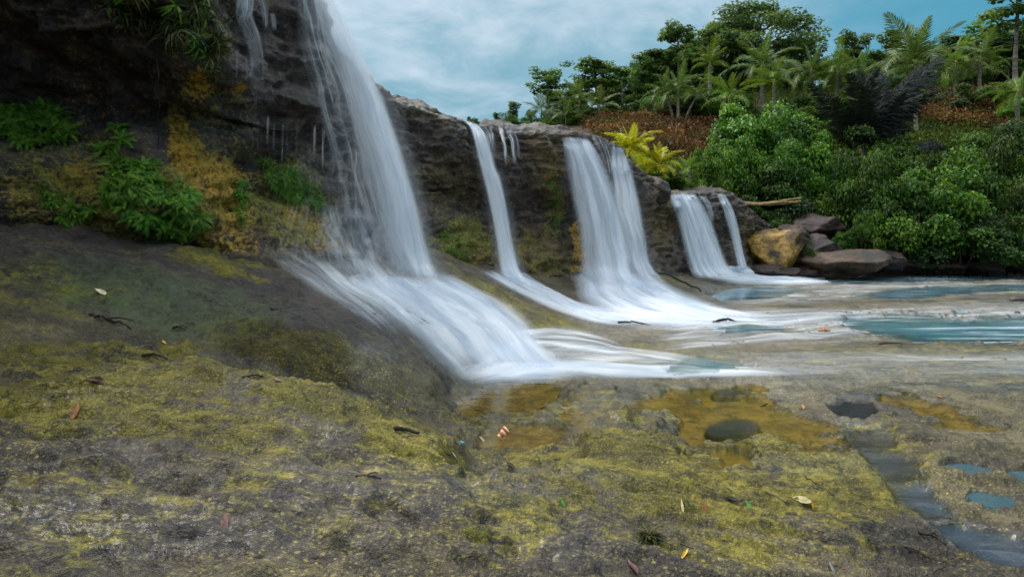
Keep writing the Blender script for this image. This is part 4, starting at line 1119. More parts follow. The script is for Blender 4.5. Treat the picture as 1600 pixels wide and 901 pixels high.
FR = {}
for nm in ('palm_green', 'palm_yellow', 'palm_lime'):
    yk = dict(pw=.02, plen=.3) if nm == 'palm_yellow' else {}
    FR[nm] = [frond_mesh(3, M[nm], droop=.7, **yk), frond_mesh(4, M[nm], droop=1.15, **yk), frond_mesh(5, M[nm], droop=1.6, pdroop=.6), frond_mesh(6, M[nm], droop=.35, plen=.22)]
FR['palm_dark'] = [frond_mesh(13, M['palm_dark'], droop=.25, pairs=110, plen=.22, pw=.0095, pdroop=1.1, fwd=.25, rag=.35), frond_mesh(14, M['palm_dark'], droop=.55, pairs=110, plen=.24, pw=.0095, pdroop=1.3, fwd=.2, rag=.4),
                   frond_mesh(15, M['palm_dark'], droop=1.0, pairs=110, plen=.20, pw=.0095, pdroop=1.2, fwd=.2, rag=.4)]


def palm_trunk(seed, lean):
    rng = np.random.default_rng(seed); z = np.linspace(0, 1, 12)
    p = np.stack([lean * z ** 1.5, .03 * np.sin(z * 3), z], 1)
    r = .045 - .018 * z; r = r + .004 * (np.arange(12) % 2)
    v, f = tube(p, r, 8)
    return to_mesh(v, f, M['bark_pale'], 'trunk'), p[-1]
PT = [palm_trunk(1, .0), palm_trunk(2, .18), palm_trunk(3, -.3), palm_trunk(4, .42)]


def palm(px, ptop, d, size, mat, label, group, trunk=0, n=13, seed=0, base=None, lift=.0):
    """size: frond length in metres; ptop: photo row of the crown heart"""
    rng = np.random.default_rng(seed + 100)
    x_ = (px - 800) / FPX * d; zt = CAM_H - (ptop - HZ) / FPX * d
    zb = float(hill_z(x_, d)[0]) if base is None else base
    H = max(zt - zb, .25)
    tm, tip = PT[trunk]
    root = empty('palm_tree', (x_ - tip[0] * H, d, zb - .05)); tag(root, label, 'palm tree', group)
    th_ = min(1.0, max(.35, 4.0 / max(H, .3))) * H * .9
    link_mesh('trunk', tm, root, (0, 0, 0), (0, 0, 0), (H, min(H, th_), H))
    if H > 5: root.children[0].scale = (H * .62 if trunk == 0 else H, H * .62, H)
    for k in range(n):
        g = k / (n - 1)
        pitch = math.radians(82 - 92 * g ** .85) + rng.normal() * .1 + lift
        az = k * 2.399 + rng.uniform(-.25, .25)
        fm = FR[mat][rng.integers(0, 2) if g < .5 else rng.integers(1, 3)]
        if g < .18: fm = FR[mat][min(3, len(FR[mat]) - 1)]
        s = size * .82 * rng.uniform(.82, 1.1) * (.8 if g < .15 else 1)
        link_mesh('frond', fm, root, (tip[0] * H, tip[1] * H, H), (rng.normal() * .25, -pitch, az), (s, s, s))
    return root


# ------------------------------------------------------------------ trees on the ridge
TREES = {('umbrella', k): make_tree('umbrella', 40 + k, M['leaf_tree'], M['bark_pale']) for k in range(4)}
TREES.update({('dense', k): make_tree('dense', 60 + k, M['leaf_dense'], M['bark']) for k in range(3)})
TREES.update({('airy', k): make_tree('airy', 80 + k, M['leaf_tree'], M['bark']) for k in range(3)})


def tree(kind, var, px, ptop, d, wide, label, group, name='tropical_tree', rz=0.0, sink=.1):
    x_ = (px - 800) / FPX * d; zb = float(hill_z(x_, d)[0]) - sink; H = CAM_H - (ptop - HZ) / FPX * d - zb
    root = empty(name, (x_, d, zb), rz); tag(root, label, 'tree', group)
    tm, cm = TREES[(kind, var)]
    wide *= 1.25
    link_mesh('trunk', tm, root, sc=(H * wide, H * wide, H)); link_mesh('crown', cm, root, sc=(H * wide, H * wide, H))
    return root

G_R = 'trees on the ridge'
tree('umbrella', 0, 858, 112, 50, 1.0, 'slender tree with flat tiered crown standing alone against the sky', G_R, rz=.4)
tree('airy', 0, 800, 160, 52, .9, 'small thin tree at the left end of the ridge above the second fall', G_R, rz=1.0)
tree('airy', 1, 830, 172, 51, 1.0, 'low airy tree at the foot of the lone tiered tree', G_R, rz=2.0)
tree('airy', 2, 778, 176, 53, .8, 'smallest tree of the ridge, just over the cliff rim', G_R, rz=2.6)
tree('umbrella', 1, 936, 98, 54, 1.15, 'wide tiered tree right of the lone slender one', G_R, rz=.9)
for k, (px, pt, dd, kd, vr) in enumerate([(915,128,58,'umbrella',3),(955,118,59,'airy',2),(1000,108,60,'umbrella',1),(1045,86,60,'airy',0),(1078,72,60,'umbrella',0),(1100,62,61,'dense',1),(1272,92,60,'airy',1),(1300,96,62,'umbrella',2),(1362,84,62,'airy',2),(1425,92,63,'umbrella',0),(1450,84,64,'airy',0),(1522,76,64,'airy',1),(1570,66,63,'umbrella',3),(1618,40,60,'airy',0)]):
    tree(kd, vr, px, pt, dd, 1.25, 'leafy tree standing in the second row behind the front trees of the ridge', 'second row of ridge trees', rz=k * 1.3)
for k, (px, pt, dd, kd, vr) in enumerate([(880,140,60,'dense',2),(965,122,62,'dense',0),(1020,98,62,'dense',1),(1062,78,63,'dense',2),(1265,96,63,'dense',0),(1318,88,64,'dense',2),(1380,86,64,'dense',1),(1440,72,66,'dense',2),(1520,82,66,'dense',0),(1575,62,66,'dense',2)]):
    tree(kd, vr, px, pt, dd, 1.1, 'round leafy crown filling a gap in the last row of the ridge', 'last row of ridge trees', rz=k * 1.9)
tree('airy', 0, 903, 140, 55, 1.0, 'low thin tree in the gap between the lone and the wide tiered tree', G_R, rz=.2)
tree('umbrella', 2, 972, 104, 55, .9, 'tiered tree close behind the wide tiered one', G_R, rz=1.9)
tree('airy', 1, 1003, 96, 56, .9, 'thin ridge tree above the red brown ferns', G_R, rz=1.1)
tree('umbrella', 3, 1024, 82, 57, 1.0, 'ridge tree left of the tree with the raised side branch', G_R, rz=.4)
tree('umbrella', 2, 1062, 40, 56, .72, 'tall ridge tree with a raised branch, left of the large round crown', G_R, rz=2.8)
tree('airy', 2, 1092, 78, 58, .9, 'thin tree squeezed against the left side of the large round crown', G_R, rz=.8)
tree('dense', 0, 1180, 8, 58, 1.15, 'large dense dark tree with the highest round crown on the ridge', G_R, rz=.3)
tree('dense', 1, 1128, 36, 60, 1.0, 'dense dark tree joined to the left of the highest crown', G_R, rz=1.3)
tree('dense', 2, 1238, 60, 60, 1.0, 'dense dark tree stepping down on the right of the highest crown', G_R, rz=2.3)
tree('airy', 0, 1336, 52, 60, .95, 'brownish thin tree alone in the gap right of the dense trees', G_R, rz=2.0)
tree('airy', 1, 1394, 50, 60, .9, 'airy tree behind the big coconut palm', G_R, rz=.0)
tree('umbrella', 1, 1500, 58, 64, 1.0, 'flat topped tree right of the big coconut palm', G_R, rz=.2)
tree('dense', 0, 1470, 78, 66, .9, 'low round tree under the flat topped tree', G_R, rz=1.2)
tree('umbrella', 0, 1546, 44, 62, 1.1, 'spreading tree between the flat topped tree and the frame corner tree', G_R, rz=.2)
tree('umbrella', 3, 1592, -34, 54, .85, 'tallest thin tree with open branches in the upper right corner', G_R, rz=.5)
tree('dense', 1, 1600, 60, 64, .9, 'dense dark tree under the corner tree', G_R, rz=.6)
tree('umbrella', 2, 1655, 20, 58, 1.0, 'tree at the right edge of the ridge', G_R, rz=.6)
for k, (px, pt, dd) in enumerate([(888,168,47),(918,172,46),(958,165,46),(992,160,47),(1020,150,48),(1085,120,50),(1118,130,52),(1250,110,56),(1295,105,57),(1365,98,57),(1420,104,56),(1290,128,52),(1455,112,58),(1520,100,58),(1575,96,58),(1080,150,45),(1050,150,46)]):
    tree(['airy', 'dense', 'umbrella'][k % 3], k % 3, px, pt, dd, 1.25, 'low green understorey tree filling the belt beneath the tall ridge crowns', 'understorey trees below the ridge', 'understorey_tree', rz=k * 1.7)

# ------------------------------------------------------------------ palms
G_P = 'coconut palms on the hillside'
palm(985, 232, 23.5, 1.75, 'palm_yellow', 'young yellow palm, the larger of two just behind the broad fall', 'young yellow palms behind the falls', 0, 18, 1, base=3.45, lift=.1)
palm(1030, 258, 24, 1.5, 'palm_yellow', 'young yellow palm, right of and lower than the other one behind the falls', 'young yellow palms behind the falls', 0, 16, 2, base=3.45, lift=.1)
palm(1076, 262, 25, 1.1, 'palm_lime', 'small lime green palm between the yellow palms and the vine thicket', 'young yellow palms behind the falls', 0, 10, 3, base=3.6)
palm(1192, 104, 45, 4.2, 'palm_green', 'large green coconut palm in front of the highest round crown', G_P, 0, 17, 4)
palm(1210, 128, 42, 2.9, 'palm_lime', 'lime coconut palm with upright fronds, right of the large green palm', G_P, 0, 12, 5, lift=.25)
palm(1110, 100, 46, 2.6, 'palm_lime', 'bright lime palm high in front of the dense trees', G_P, 0, 12, 6, lift=.3)
palm(1140, 152, 40, 2.7, 'palm_lime', 'lime palm with one yellow frond above the vine thicket', G_P, 0, 13, 7)
palm(1038, 142, 44, 2.3, 'palm_green', 'coconut palm on a pale leaning trunk above the red ferns', G_P, 2, 13, 8)
palm(1060, 138, 43, 2.6, 'palm_green', 'coconut palm on a straight trunk beside the leaning one', G_P, 0, 13, 9)
palm(1090, 148, 44, 2.0, 'palm_green', 'coconut palm whose thin trunk leans right, above the red ferns', G_P, 3, 11, 10)
palm(1268, 110, 48, 3.4, 'palm_green', 'palm with drooping fronds in the bright gap right of the dense trees', G_P, 0, 15, 11)
palm(1308, 112, 47, 3.0, 'palm_lime', 'second palm right of the bright gap', G_P, 0, 14, 12)
palm(1342, 116, 46, 3.0, 'palm_green', 'palm behind the tip of the dark palm, left of the big coconut palm', G_P, 0, 14, 13)
palm(1432, 100, 42, 5.2, 'palm_green', 'big coconut palm with long feathery fronds breaking the skyline', G_P, 0, 18, 14, lift=.15)
palm(1494, 98, 50, 3.4, 'palm_lime', 'palm at the right of the big coconut palm', G_P, 0, 13, 15)
palm(1532, 92, 50, 3.2, 'palm_green', 'palm under the spreading tree on the right', G_P, 0, 13, 16)
palm(1592, 142, 40, 2.9, 'palm_lime', 'palm low at the right edge of the frame with a broad pale frond', G_P, 0, 13, 17)
palm(905, 160, 47, 2.6, 'palm_green', 'short palm below the gap between the tiered trees', G_P, 0, 12, 18, lift=.3)
palm(938, 166, 46, 2.6, 'palm_green', 'palm with upright fronds under the wide tiered tree', G_P, 0, 12, 19, lift=.35)
palm(846, 172, 48, 2.6, 'palm_green', 'palm at the foot of the lone tiered tree', G_P, 0, 12, 20)
palm(884, 178, 46, 2.0, 'palm_green', 'lowest palm on the left end of the hill', G_P, 0, 10, 21)

# the dark palm: heavy fronds in a V from a low heart
d_ = 31.0
xk, zk = (1352 - 800) / FPX * d_, CAM_H - (236 - HZ) / FPX * d_
root = empty('palm_tree', (xk, d_, zk - .6)); tag(root, 'dark blackish palm with thick upright fronds spread in a V above the shrubs', 'palm tree')
link_mesh('trunk', PT[0][0], root, sc=(3.5, 3.5, .8))
for k, (tx, ty, dep, vi) in enumerate([(1262,150,0,0),(1300,160,-1.2,1),(1330,128,.8,0),(1366,118,-.4,1),(1392,140,1.0,0),(1412,150,-1.4,1),(1440,128,.2,0),(1296,205,-1.0,1),(1418,205,-1.0,1),(1470,120,1.2,0),(1310,185,1.4,2),(1400,185,1.4,2),(1350,150,-2.0,0),(1380,118,1.6,1),(1340,122,-1.0,1),(1425,134,1.8,1),(1284,170,1.5,1),(1452,150,-1.2,1)]):
    tip = np.array([(tx - 800) / FPX * (d_ + dep), d_ + dep, CAM_H - (ty - HZ) / FPX * (d_ + dep)])
    v_ = tip - np.array([xk, d_, zk]); Ln = np.linalg.norm(v_) * 1.08
    az = math.atan2(v_[1], v_[0]); pit = math.asin(np.clip(v_[2] / np.linalg.norm(v_), -1, 1)) + .22
    link_mesh('frond', FR['palm_dark'][vi], root, (0, 0, .6), (.35 * math.sin(k * 2.1), -pit, az), (Ln,) * 3)
fl = link_mesh('fallen_frond', FR['palm_dark'][2], None, P(1418, 238, 29), (0.5, -.35, .15), (4.0,) * 3)
tag(fl, 'dark dead palm frond lying across the green slope right of the dark palm', 'palm frond')

# ------------------------------------------------------------------ shrubs along the bank
SH = {'shrub': [make_shrub(1, M['leaf_shrub'], 24000, 0.046), make_shrub(2, M['leaf_shrub'], 24000, 0.053, 20), make_shrub(3, M['leaf_shrub'], 24000, 0.043, 13)],
      'vine': [make_shrub(4, M['leaf_vine'], 24000, 0.046, 18), make_shrub(5, M['leaf_vine'], 24000, 0.053, 14)],
      'dark': [make_shrub(6, M['leaf_dark'], 24000, 0.043, 15), make_shrub(7, M['leaf_dark'], 24000, 0.050, 12)]}


def shrub(kind, var, px, ptop, pbot, wpx, d, label, group, rz=0.0, name='shrub', deep=1.0, base=None):
    x_ = (px - 800) / FPX * d; zt = CAM_H - (ptop - HZ) / FPX * d
    zb = CAM_H - (pbot - HZ) / FPX * d
    root = empty(name, (x_, d, zb), 0); tag(root, label, 'shrub', group)
    wv = wpx / FPX * d / 2
    sm, fm = SH[kind][var]
    for nm, me in (('stem', sm), ('foliage', fm)):
        link_mesh(nm, me, root, (0, 0, 0), (0, 0, rz), (wv / 1.05, wv * deep, (zt - zb) / .98))
    return root

G_S = 'broadleaf shrubs overhanging the far bank'
shrub('shrub', 0, 1345, 240, 398, 150, 26.5, 'light green shrub at the left end of the big bank thicket, above the brown boulder', G_S, .3)
shrub('shrub', 1, 1440, 262, 412, 190, 25.5, 'widest shrub in the middle of the bank thicket, drooping to the dark rocks', G_S, 1.2)
shrub('shrub', 2, 1530, 225, 413, 190, 26, 'tallest shrub of the bank thicket, right of the middle', G_S, 2.2)
shrub('dark', 0, 1610, 205, 412, 150, 25.5, 'dark shrub closing the bank thicket at the right edge', G_S, .7)
shrub('shrub', 1, 1400, 290, 411, 110, 24.8, 'low shrub bulging forward over the water at the foot of the thicket', G_S, 2.9)
shrub('dark', 1, 1490, 330, 419, 170, 24.6, 'dark low shrub touching the water beneath the tallest shrub', G_S, .2)
shrub('dark', 0, 1570, 335, 420, 160, 24.4, 'dark low shrub at the water near the right edge', G_S, 1.9)
shrub('shrub', 0, 1660, 200, 412, 200, 25.5, 'shrub beyond the right edge of the thicket', G_S, 1.9)
shrub('vine', 0, 1188, 152, 300, 185, 31, 'tall mound of bright vine leaves above the fourth fall', 'vine thickets', .4, 'vine_thicket')
shrub('vine', 1, 1140, 205, 318, 100, 29, 'lower left vine mound beside the yellow palms', 'vine thickets', 1.4, 'vine_thicket')
shrub('vine', 1, 1245, 190, 320, 120, 30, 'right vine mound under the dark palm', 'vine thickets', 2.4, 'vine_thicket')
shrub('shrub', 2, 1205, 220, 335, 130, 28.4, 'green bush in front of the vine mounds', 'bushes above the boulders', .9, 'bush')
shrub('dark', 1, 1190, 260, 350, 150, 28.0, 'shadowy bush over the bamboo poles', 'bushes above the boulders', 1.9, 'bush')
shrub('dark', 0, 1262, 270, 392, 110, 28.4, 'dark bush behind the dark boulder', 'bushes above the boulders', 1.1, 'bush')
shrub('dark', 1, 1205, 320, 400, 110, 27.4, 'dark bush behind the yellow boulder', 'bushes above the boulders', .1, 'bush')
shrub('shrub', 1, 1290, 250, 350, 90, 28.6, 'green bush between vine mound and bank thicket', 'bushes above the boulders', .1, 'bush')
shrub('shrub', 0, 1360, 205, 300, 150, 30, 'green bush around the base of the dark palm', 'bushes above the boulders', 2.1, 'bush')
shrub('shrub', 2, 1470, 215, 310, 190, 30, 'green bush on the slope behind the bank thicket', 'bushes above the boulders', .6, 'bush')
shrub('dark', 0, 1570, 190, 300, 170, 31, 'dark bush on the slope near the right edge', 'bushes above the boulders', 2.6, 'bush')
shrub('vine', 1, 1098, 222, 312, 70, 27, 'small vine mound right of the yellow palms', 'vine thickets', .5, 'vine_thicket')
shrub('dark', 1, 1300, 290, 402, 80, 27.8, 'dark bush above the round brown rock', 'bushes above the boulders', 1.5, 'bush')
shrub('vine', 0, 1025, 268, 300, 110, 24.2, 'low leafy growth under the two yellow palms', 'vine thickets', 3.5, 'vine_thicket')
shrub('vine', 0, 990, 255, 300, 90, 25.2, 'leafy growth behind the larger yellow palm', 'vine thickets', 1.5, 'vine_thicket')
for k, (px, pb, hp_) in enumerate([(1265,412,26),(1240,420,20),(1262,400,30),(1350,372,40),(1320,395,34)]):
    shrub('shrub', k % 3, px, pb - hp_, pb, 34 + 5 * (k % 3), 22.9 + .4 * k, 'small green plant growing among the boulders at the water', 'small plants among the boulders', k * 1.3, 'small_plant')

# tiny plants on the cliff rim
for px, py, d, lab in [(738, 186, 14.0, 'tiny shrub on the cliff rim above the narrow fall'), (786, 188, 30, 'little shrub just over the rim at the left end of the hill')]:
    shrub('dark', 0, px, py - 4, py + 12, 22, d, lab, 'plants on the cliff rim', 1.1, 'rim_plant')

# rounded bushes filling the ridge between the trees
for k, (px, pt, pb, wd_, dd, kd) in enumerate([(800,180,215,70,49,'shrub'),(838,186,212,60,48,'vine'),(880,172,210,80,53,'dark'),(930,165,200,90,54,'shrub'),(985,150,190,100,56,'dark'),(1030,132,185,100,57,'shrub'),(1075,110,190,100,58,'dark'),(1120,95,190,110,59,'dark'),
     (1165,80,180,120,60,'dark'),(1230,100,180,120,60,'dark'),(1290,128,180,110,58,'shrub'),(1345,112,180,110,61,'dark'),(1400,108,180,110,61,'shrub'),(1455,100,170,110,63,'dark'),(1510,96,165,110,63,'dark'),(1560,92,165,110,62,'shrub'),(1620,90,165,120,60,'dark'),
     (1080,150,200,90,47,'shrub'),(1140,140,200,90,46,'vine'),(1240,150,205,100,46,'shrub'),(1300,160,210,100,45,'vine'),(1370,150,205,100,47,'dark'),(1230,178,225,100,40,'vine'),(960,180,204,60,46,'shrub'),(905,182,205,60,47,'vine'),(1480,135,190,90,48,'dark'),(1545,130,190,90,47,'dark'),(1610,150,200,70,43,'vine')]):
    shrub(kd, k % 2, px, pt, pb, wd_ * 1.15, dd, 'rounded bush in the green belt between the ridge trees and the open slope', 'bushes along the ridge', k * 1.1, 'bush')

# ------------------------------------------------------------------ undergrowth: uncountable ground cover
def cover(name, polys, n, leaf, mat, hgt, seed, label=None):
    rng = np.random.default_rng(seed); C = []
    for poly, d0, d1, m in polys:
        poly = np.asarray(poly, float); k = 0; lo, hi_ = poly.min(0), poly.max(0)
        q = rng.uniform(lo, hi_, size=(m * 3, 2)); q = q[poly_sdf(q[:, 0], q[:, 1], poly) < 0][:m]
        o = Vector((0, 0, CAM_H))
        for a, b in q:
            h = BV_H.ray_cast(o, Vector(((a - 800) / FPX, 1, -(b - HZ) / FPX)).normalized())
            if h[0] is not None: C.append(h[0])
    C = np.array(C)
    tuft = rng.uniform(.4, 1.0, len(C)) * hgt * (1 + .6 * fbm(C[:, 0] * .6, C[:, 1] * .6, .5, 2))
    LV, LT = [], []
    for i in range(n):
        a = rng.normal(size=(len(C), 3)) * np.array([.5, .5, .0]) * tuft[:, None]
        a[:, 2] = rng.uniform(0, 1, len(C)) * tuft
        LV.append(leaf_quads(C + a, leaf, rng, .35, None, .22, .4)); LT.append(np.clip(.5 + .5 * fbm(C[:, 0] * .5, C[:, 1] * .5, 3.3, 2) + rng.normal(size=len(C)) * .2, 0, 1))
    o = quads_mesh(name, np.concatenate(LV), mat, np.concatenate(LT)); tag(o, kind='stuff')
    return o

hv = np.stack([HX, HY, HZZ], -1).reshape(-1, 3)
BV_H = BVHTree.FromPolygons([tuple(a) for a in hv], [tuple(a) for a in grid_faces(*HX.shape).tolist()])
cover('red_undergrowth', [([(900,190),(1000,165),(1100,170),(1180,190),(1150,260),(1000,250),(940,215)], 0, 0, 3600), ([(1400,150),(1620,140),(1620,215),(1500,200),(1420,190)], 0, 0, 2200)], 12, .24, M['leaf_red'], .8, 5)
cover('green_undergrowth', [([(900,190),(1000,165),(1100,170),(1180,190),(1150,260),(1000,250),(940,215)], 0, 0, 1500), ([(920,195),(1010,175),(1040,200),(960,225)], 0, 0, 350), ([(1080,215),(1170,195),(1160,255),(1090,250)], 0, 0, 700), ([(1400,150),(1620,140),(1620,215),(1500,200),(1420,190)], 0, 0, 900), ([(760,192),(900,170),(1100,140),(1400,120),(1650,110),(1650,215),(1450,250),(1250,240),(1130,200),(1040,168),(960,178),(900,196)], 0, 0, 6000), ([(950,230),(1150,210),(1250,260),(1180,320),(980,300)], 0, 0, 1800),
      ([(1250,215),(1650,195),(1650,300),(1250,300)], 0, 0, 3500)], 11, .22, M['leaf_ground'], .55, 6)

# ------------------------------------------------------------------ ferns and hanging plants on the near cliff
def on_cliff(px, py):
    d = Vector(((px - 800) / FPX, 1.0, -(py - HZ) / FPX)).normalized(); o = Vector((0, 0, CAM_H))
    a = BV_C.ray_cast(o, d); b = BV_G.ray_cast(o, d)
    c = [h for h in (a, b) if h[0] is not None]
    h = min(c, key=lambda q: q[3]); n = h[1]
    if n.dot(d) > 0: n = -n
    return h[0], n


def make_fern(seed, mat, n=17, droop=1.7):
    rng = np.random.default_rng(seed); Q, T = [], []
    for k in range(n):
        q, t_ = frond_quads(rng, 1.0 * rng.uniform(.6, 1.1), droop * rng.uniform(.6, 1.3), 20, .20, .017, .25, .5, start=.12)
        R = np.array(Euler((0, -rng.uniform(.25, 1.35), k * 2.4 + rng.uniform(-.4, .4))).to_matrix())
        Q.append(q @ R.T); T.append(np.clip(t_ + rng.normal() * .15, 0, 1))
    return take_mesh(quads_mesh('fern', np.concatenate(Q), M[mat], np.concatenate(T)))
FE = [make_fern(s, 'fern') for s in range(4)]
def make_tuft(seed, mat, n=46, hang=1.6, wd=.017):
    """grass or strap leaves"""
    rng = np.random.default_rng(seed); Q, T = [], []
    for k in range(n):
        L = rng.uniform(.45, 1.1); az = rng.uniform(0, 6.28); el = rng.uniform(.2, 1.4); t = np.linspace(0, 1, 6)
        ang = el - hang * t ** 1.2 * rng.uniform(.6, 1.3)
        r_ = np.concatenate([[0], np.cumsum(np.cos(ang[1:]))]) * L / 5; z_ = np.concatenate([[0], np.cumsum(np.sin(ang[1:]))]) * L / 5
        dx_, dy_ = math.cos(az), math.sin(az); wv = np.array([-dy_, dx_, 0]) * wd
        pts = np.stack([r_ * dx_, r_ * dy_, z_], 1) + rng.normal(size=3) * .04; ti = rng.uniform(0, 1)
        for i in range(5):
            a, b = 1 - t[i] ** 2 * .95, 1 - t[i + 1] ** 2 * .95
            Q.append([pts[i] - wv * a, pts[i] + wv * a, pts[i + 1] + wv * b, pts[i + 1] - wv * b]); T.append(ti)
    return take_mesh(quads_mesh('tuft', np.array(Q), M[mat], np.array(T)))
TU = [make_tuft(31, 'fern', 60), make_tuft(32, 'fern', 60, 1.9)]
ST = [make_tuft(41, 'strap', 30, 2.9, .022), make_tuft(42, 'strap', 34, 3.2, .014), make_tuft(43, 'fern', 18, 2.7, .034)]


def plant_on(px, py, meshes, size, name, label, cat, group, seed, outw=.03, tilt=.55):
    rng = np.random.default_rng(seed)
    p, n = on_cliff(px, py)
    up = Vector((0, 0, 1)).lerp(n, tilt).normalized()
    o = link_mesh(name, meshes[rng.integers(0, len(meshes))], None, p + n * outw)
    o.rotation_euler = (up.to_track_quat('Z', 'X') @ Euler((0, 0, rng.uniform(0, 6.28))).to_quaternion()).to_euler()
    s = size * rng.uniform(.75, 1.2); o.scale = (s, s, s)
    tag(o, label, cat, group)
    return o

rg = np.random.default_rng(77)
def patch(poly, n, meshes, size, name, label, cat, group, **kw):
    poly = np.asarray(poly, float); pts = []
    while len(pts) < n:
        q = rg.uniform(poly.min(0), poly.max(0))
        if poly_sdf(q[:1], q[1:], poly)[0] < 0: pts.append(q)
    for k, (a, b) in enumerate(pts):
        plant_on(a, b, meshes, size, name, label, cat, group, 1000 + int(a * 7 + b), **kw)
patch([(175,250),(240,255),(290,290),(318,350),(270,375),(200,345),(165,300)], 90, FE, .17, 'fern', 'green fern in the dense clump low on the near cliff, between two ochre patches', 'fern', 'ferns of the dense clump')
patch([(5,165),(80,170),(110,210),(90,235),(20,225),(0,200)], 40, FE, .18, 'fern', 'fern in the leafy patch on the dark cliff at the left edge', 'fern', 'ferns at the left edge')
patch([(60,300),(150,320),(165,350),(90,345)], 18, FE, .13, 'fern', 'small fern below the left ochre patch at the cliff foot', 'fern', 'ferns below the left ochre patch')
patch([(400,245),(440,260),(500,300),(500,330),(450,320),(415,280)], 44, TU, .2, 'grass_tuft', 'green grass tuft on the ledge behind the tall fall', 'grass', 'grass tufts behind the tall fall')
patch([(360,280),(380,285),(384,345),(370,352)], 18, FE, .11, 'fern', 'dark fern on the rib left of the thin cascade', 'fern', 'ferns on the rib')
patch([(150,205),(190,200),(200,235),(165,240)], 5, FE, .18, 'fern', 'single fern on bare rock above the dense clump', 'fern', 'ferns above the dense clump')
patch([(140,-20),(360,-20),(350,60),(300,90),(260,50),(180,40)], 34, ST, .36, 'hanging_plant', 'strap leaved plant hanging from the overhang at the top of the near cliff', 'hanging plant', 'plants hanging from the overhang', tilt=.7)
patch([(270,50),(330,70),(350,130),(320,110),(290,90)], 10, ST, .30, 'hanging_plant', 'plant dangling on the cliff just left of the thin trickle', 'hanging plant', 'plants left of the trickle', tilt=.7)
patch([(670,355),(720,365),(725,400),(690,400)], 8, TU, .2, 'grass_tuft', 'small tuft on the cliff foot right of the tall fall', 'grass', 'tufts right of the tall fall')
patch([(855,280),(872,285),(872,360),(860,360)], 8, TU, .22, 'grass_tuft', 'hanging green tuft on the dark face left of the broad fall', 'grass', 'tufts left of the broad fall')
# grasses under the yellow palms
for k in range(22):
    a, b = rg.uniform(985, 1105), rg.uniform(285, 305)
    d = 23 + (a - 985) / 45
    o = link_mesh('grass_tuft', TU[k % 2], None, P(a, b, d), (0, 0, k), (.8,) * 3); tag(o, 'long green grass tuft on the rim below the young yellow palms', 'grass', 'grasses below the yellow palms')
# bare roots and vines hanging from the overhang
for k, (a, y0, y1, dx_) in enumerate([(178,-10,60,6),(205,0,90,-8),(225,60,190,14),(262,20,120,5),(300,-20,70,-10),(318,-10,60,-6),(340,0,40,8),(240,50,230,2),(150,-10,45,10),(354,-10,35,-4)]):
    p0, n0 = on_cliff(a, y0); p1, n1 = on_cliff(a + dx_, y1)
    mid = (p0 + p1) / 2 + n0 * .12
    pts = catmull([p0 + n0 * .03, mid + Vector((.05 * math.sin(k), 0, .05)), p1 + n1 * .05], 14) + np.random.default_rng(k).normal(size=(14, 3)) * .012
    v, f = tube(pts, np.linspace(.012, .005, 14), 5)
    o = build('hanging_root', v, f, M['wood_dark']); tag(o, 'thin bare root hanging down the dark near cliff', 'root', 'roots on the near cliff')
# ------------------------------------------------------------------ boulders
def boulder(px, py, d, wpx, hpx, deep, mat, label, seed, rot=0.0, tilt=0.0, group='boulders at the end of the falls'):
    """px,py: centre of the visible rock in the photograph"""
    import bmesh
    bm = bmesh.new(); bmesh.ops.create_icosphere(bm, subdivisions=5, radius=1.0)
    v = np.array([x.co for x in bm.verts]); f = np.array([[q.index for q in p.verts] for p in bm.faces]); bm.free()
    rng = np.random.default_rng(seed)
    for _ in range(16):                              # split faces
        n = rng.normal(size=3); n /= np.linalg.norm(n); h = rng.uniform(.58, .90)
        e = v @ n - h; v = v - np.maximum(e, 0)[:, None] * n * .96
    v *= 1.25
    r = 1 + .13 * fbm(v[:, 0] * 1.5 + seed, v[:, 1] * 1.5, v[:, 2] * 1.5, 4) + .02 * fbm(v[:, 0] * 8, v[:, 1] * 8, v[:, 2] * 8, 3)
    v = v * r[:, None]
    wm, hm = wpx / FPX * d / 2 * 1.12, hpx / FPX * d / 2 * 1.12
    v = v * np.array([wm, wm * deep, hm])
    c, s = math.cos(tilt), math.sin(tilt)
    v = np.stack([v[:, 0] * c - v[:, 2] * s, v[:, 1], v[:, 0] * s + v[:, 2] * c], 1)
    o = build('boulder', v, f, mat, loc=tuple(P(px, py, d))); o.rotation_euler = (0, 0, rot)
    tag(o, label, 'boulder', group); return o
boulder(1207, 390, 23.2, 86, 62, .9, M['yellow_rock'], 'large yellow boulder right beside the low far fall', 4, .2, .15)
boulder(1235, 380, 23.9, 44, 44, .9, M['brown_rock'], 'brown block leaning against the right side of the yellow boulder', 5, .5)
boulder(1275, 390, 23.8, 56, 44, .9, M['dark_rock'], 'rounded grey brown rock between the yellow boulder and the bank thicket', 6, .9)
boulder(1270, 358, 25.6, 64, 40, .9, M['dark_rock'], 'big dark purple boulder in shade under the bushes', 7, .1)
boulder(1312, 414, 22.8, 108, 44, .8, M['brown_rock'], 'long low brown boulder at the water edge', 8, .1, .06)
boulder(1378, 410, 24.0, 66, 30, .9, M['dark_rock'], 'dark rock just right of the long brown boulder', 9, .4)
boulder(1420, 413, 24.6, 50, 18, .9, M['dark_rock'], 'dark low rock under the forward shrub', 10, .7)
boulder(1470, 414, 24.4, 50, 16, .9, M['dark_rock'], 'dark bank rock under the middle of the thicket', 11, .2)
boulder(1530, 415, 24.4, 60, 14, .9, M['dark_rock'], 'flat dark bank rock under the tallest shrub', 12, .3)
boulder(1590, 415, 24.4, 60, 15, .9, M['dark_rock'], 'dark bank rock at the right edge of the frame', 13, .9)
boulder(1205, 424, 22.8, 70, 22, .9, M['dark_rock'], 'dark wet stone under the yellow boulder', 14, .9)
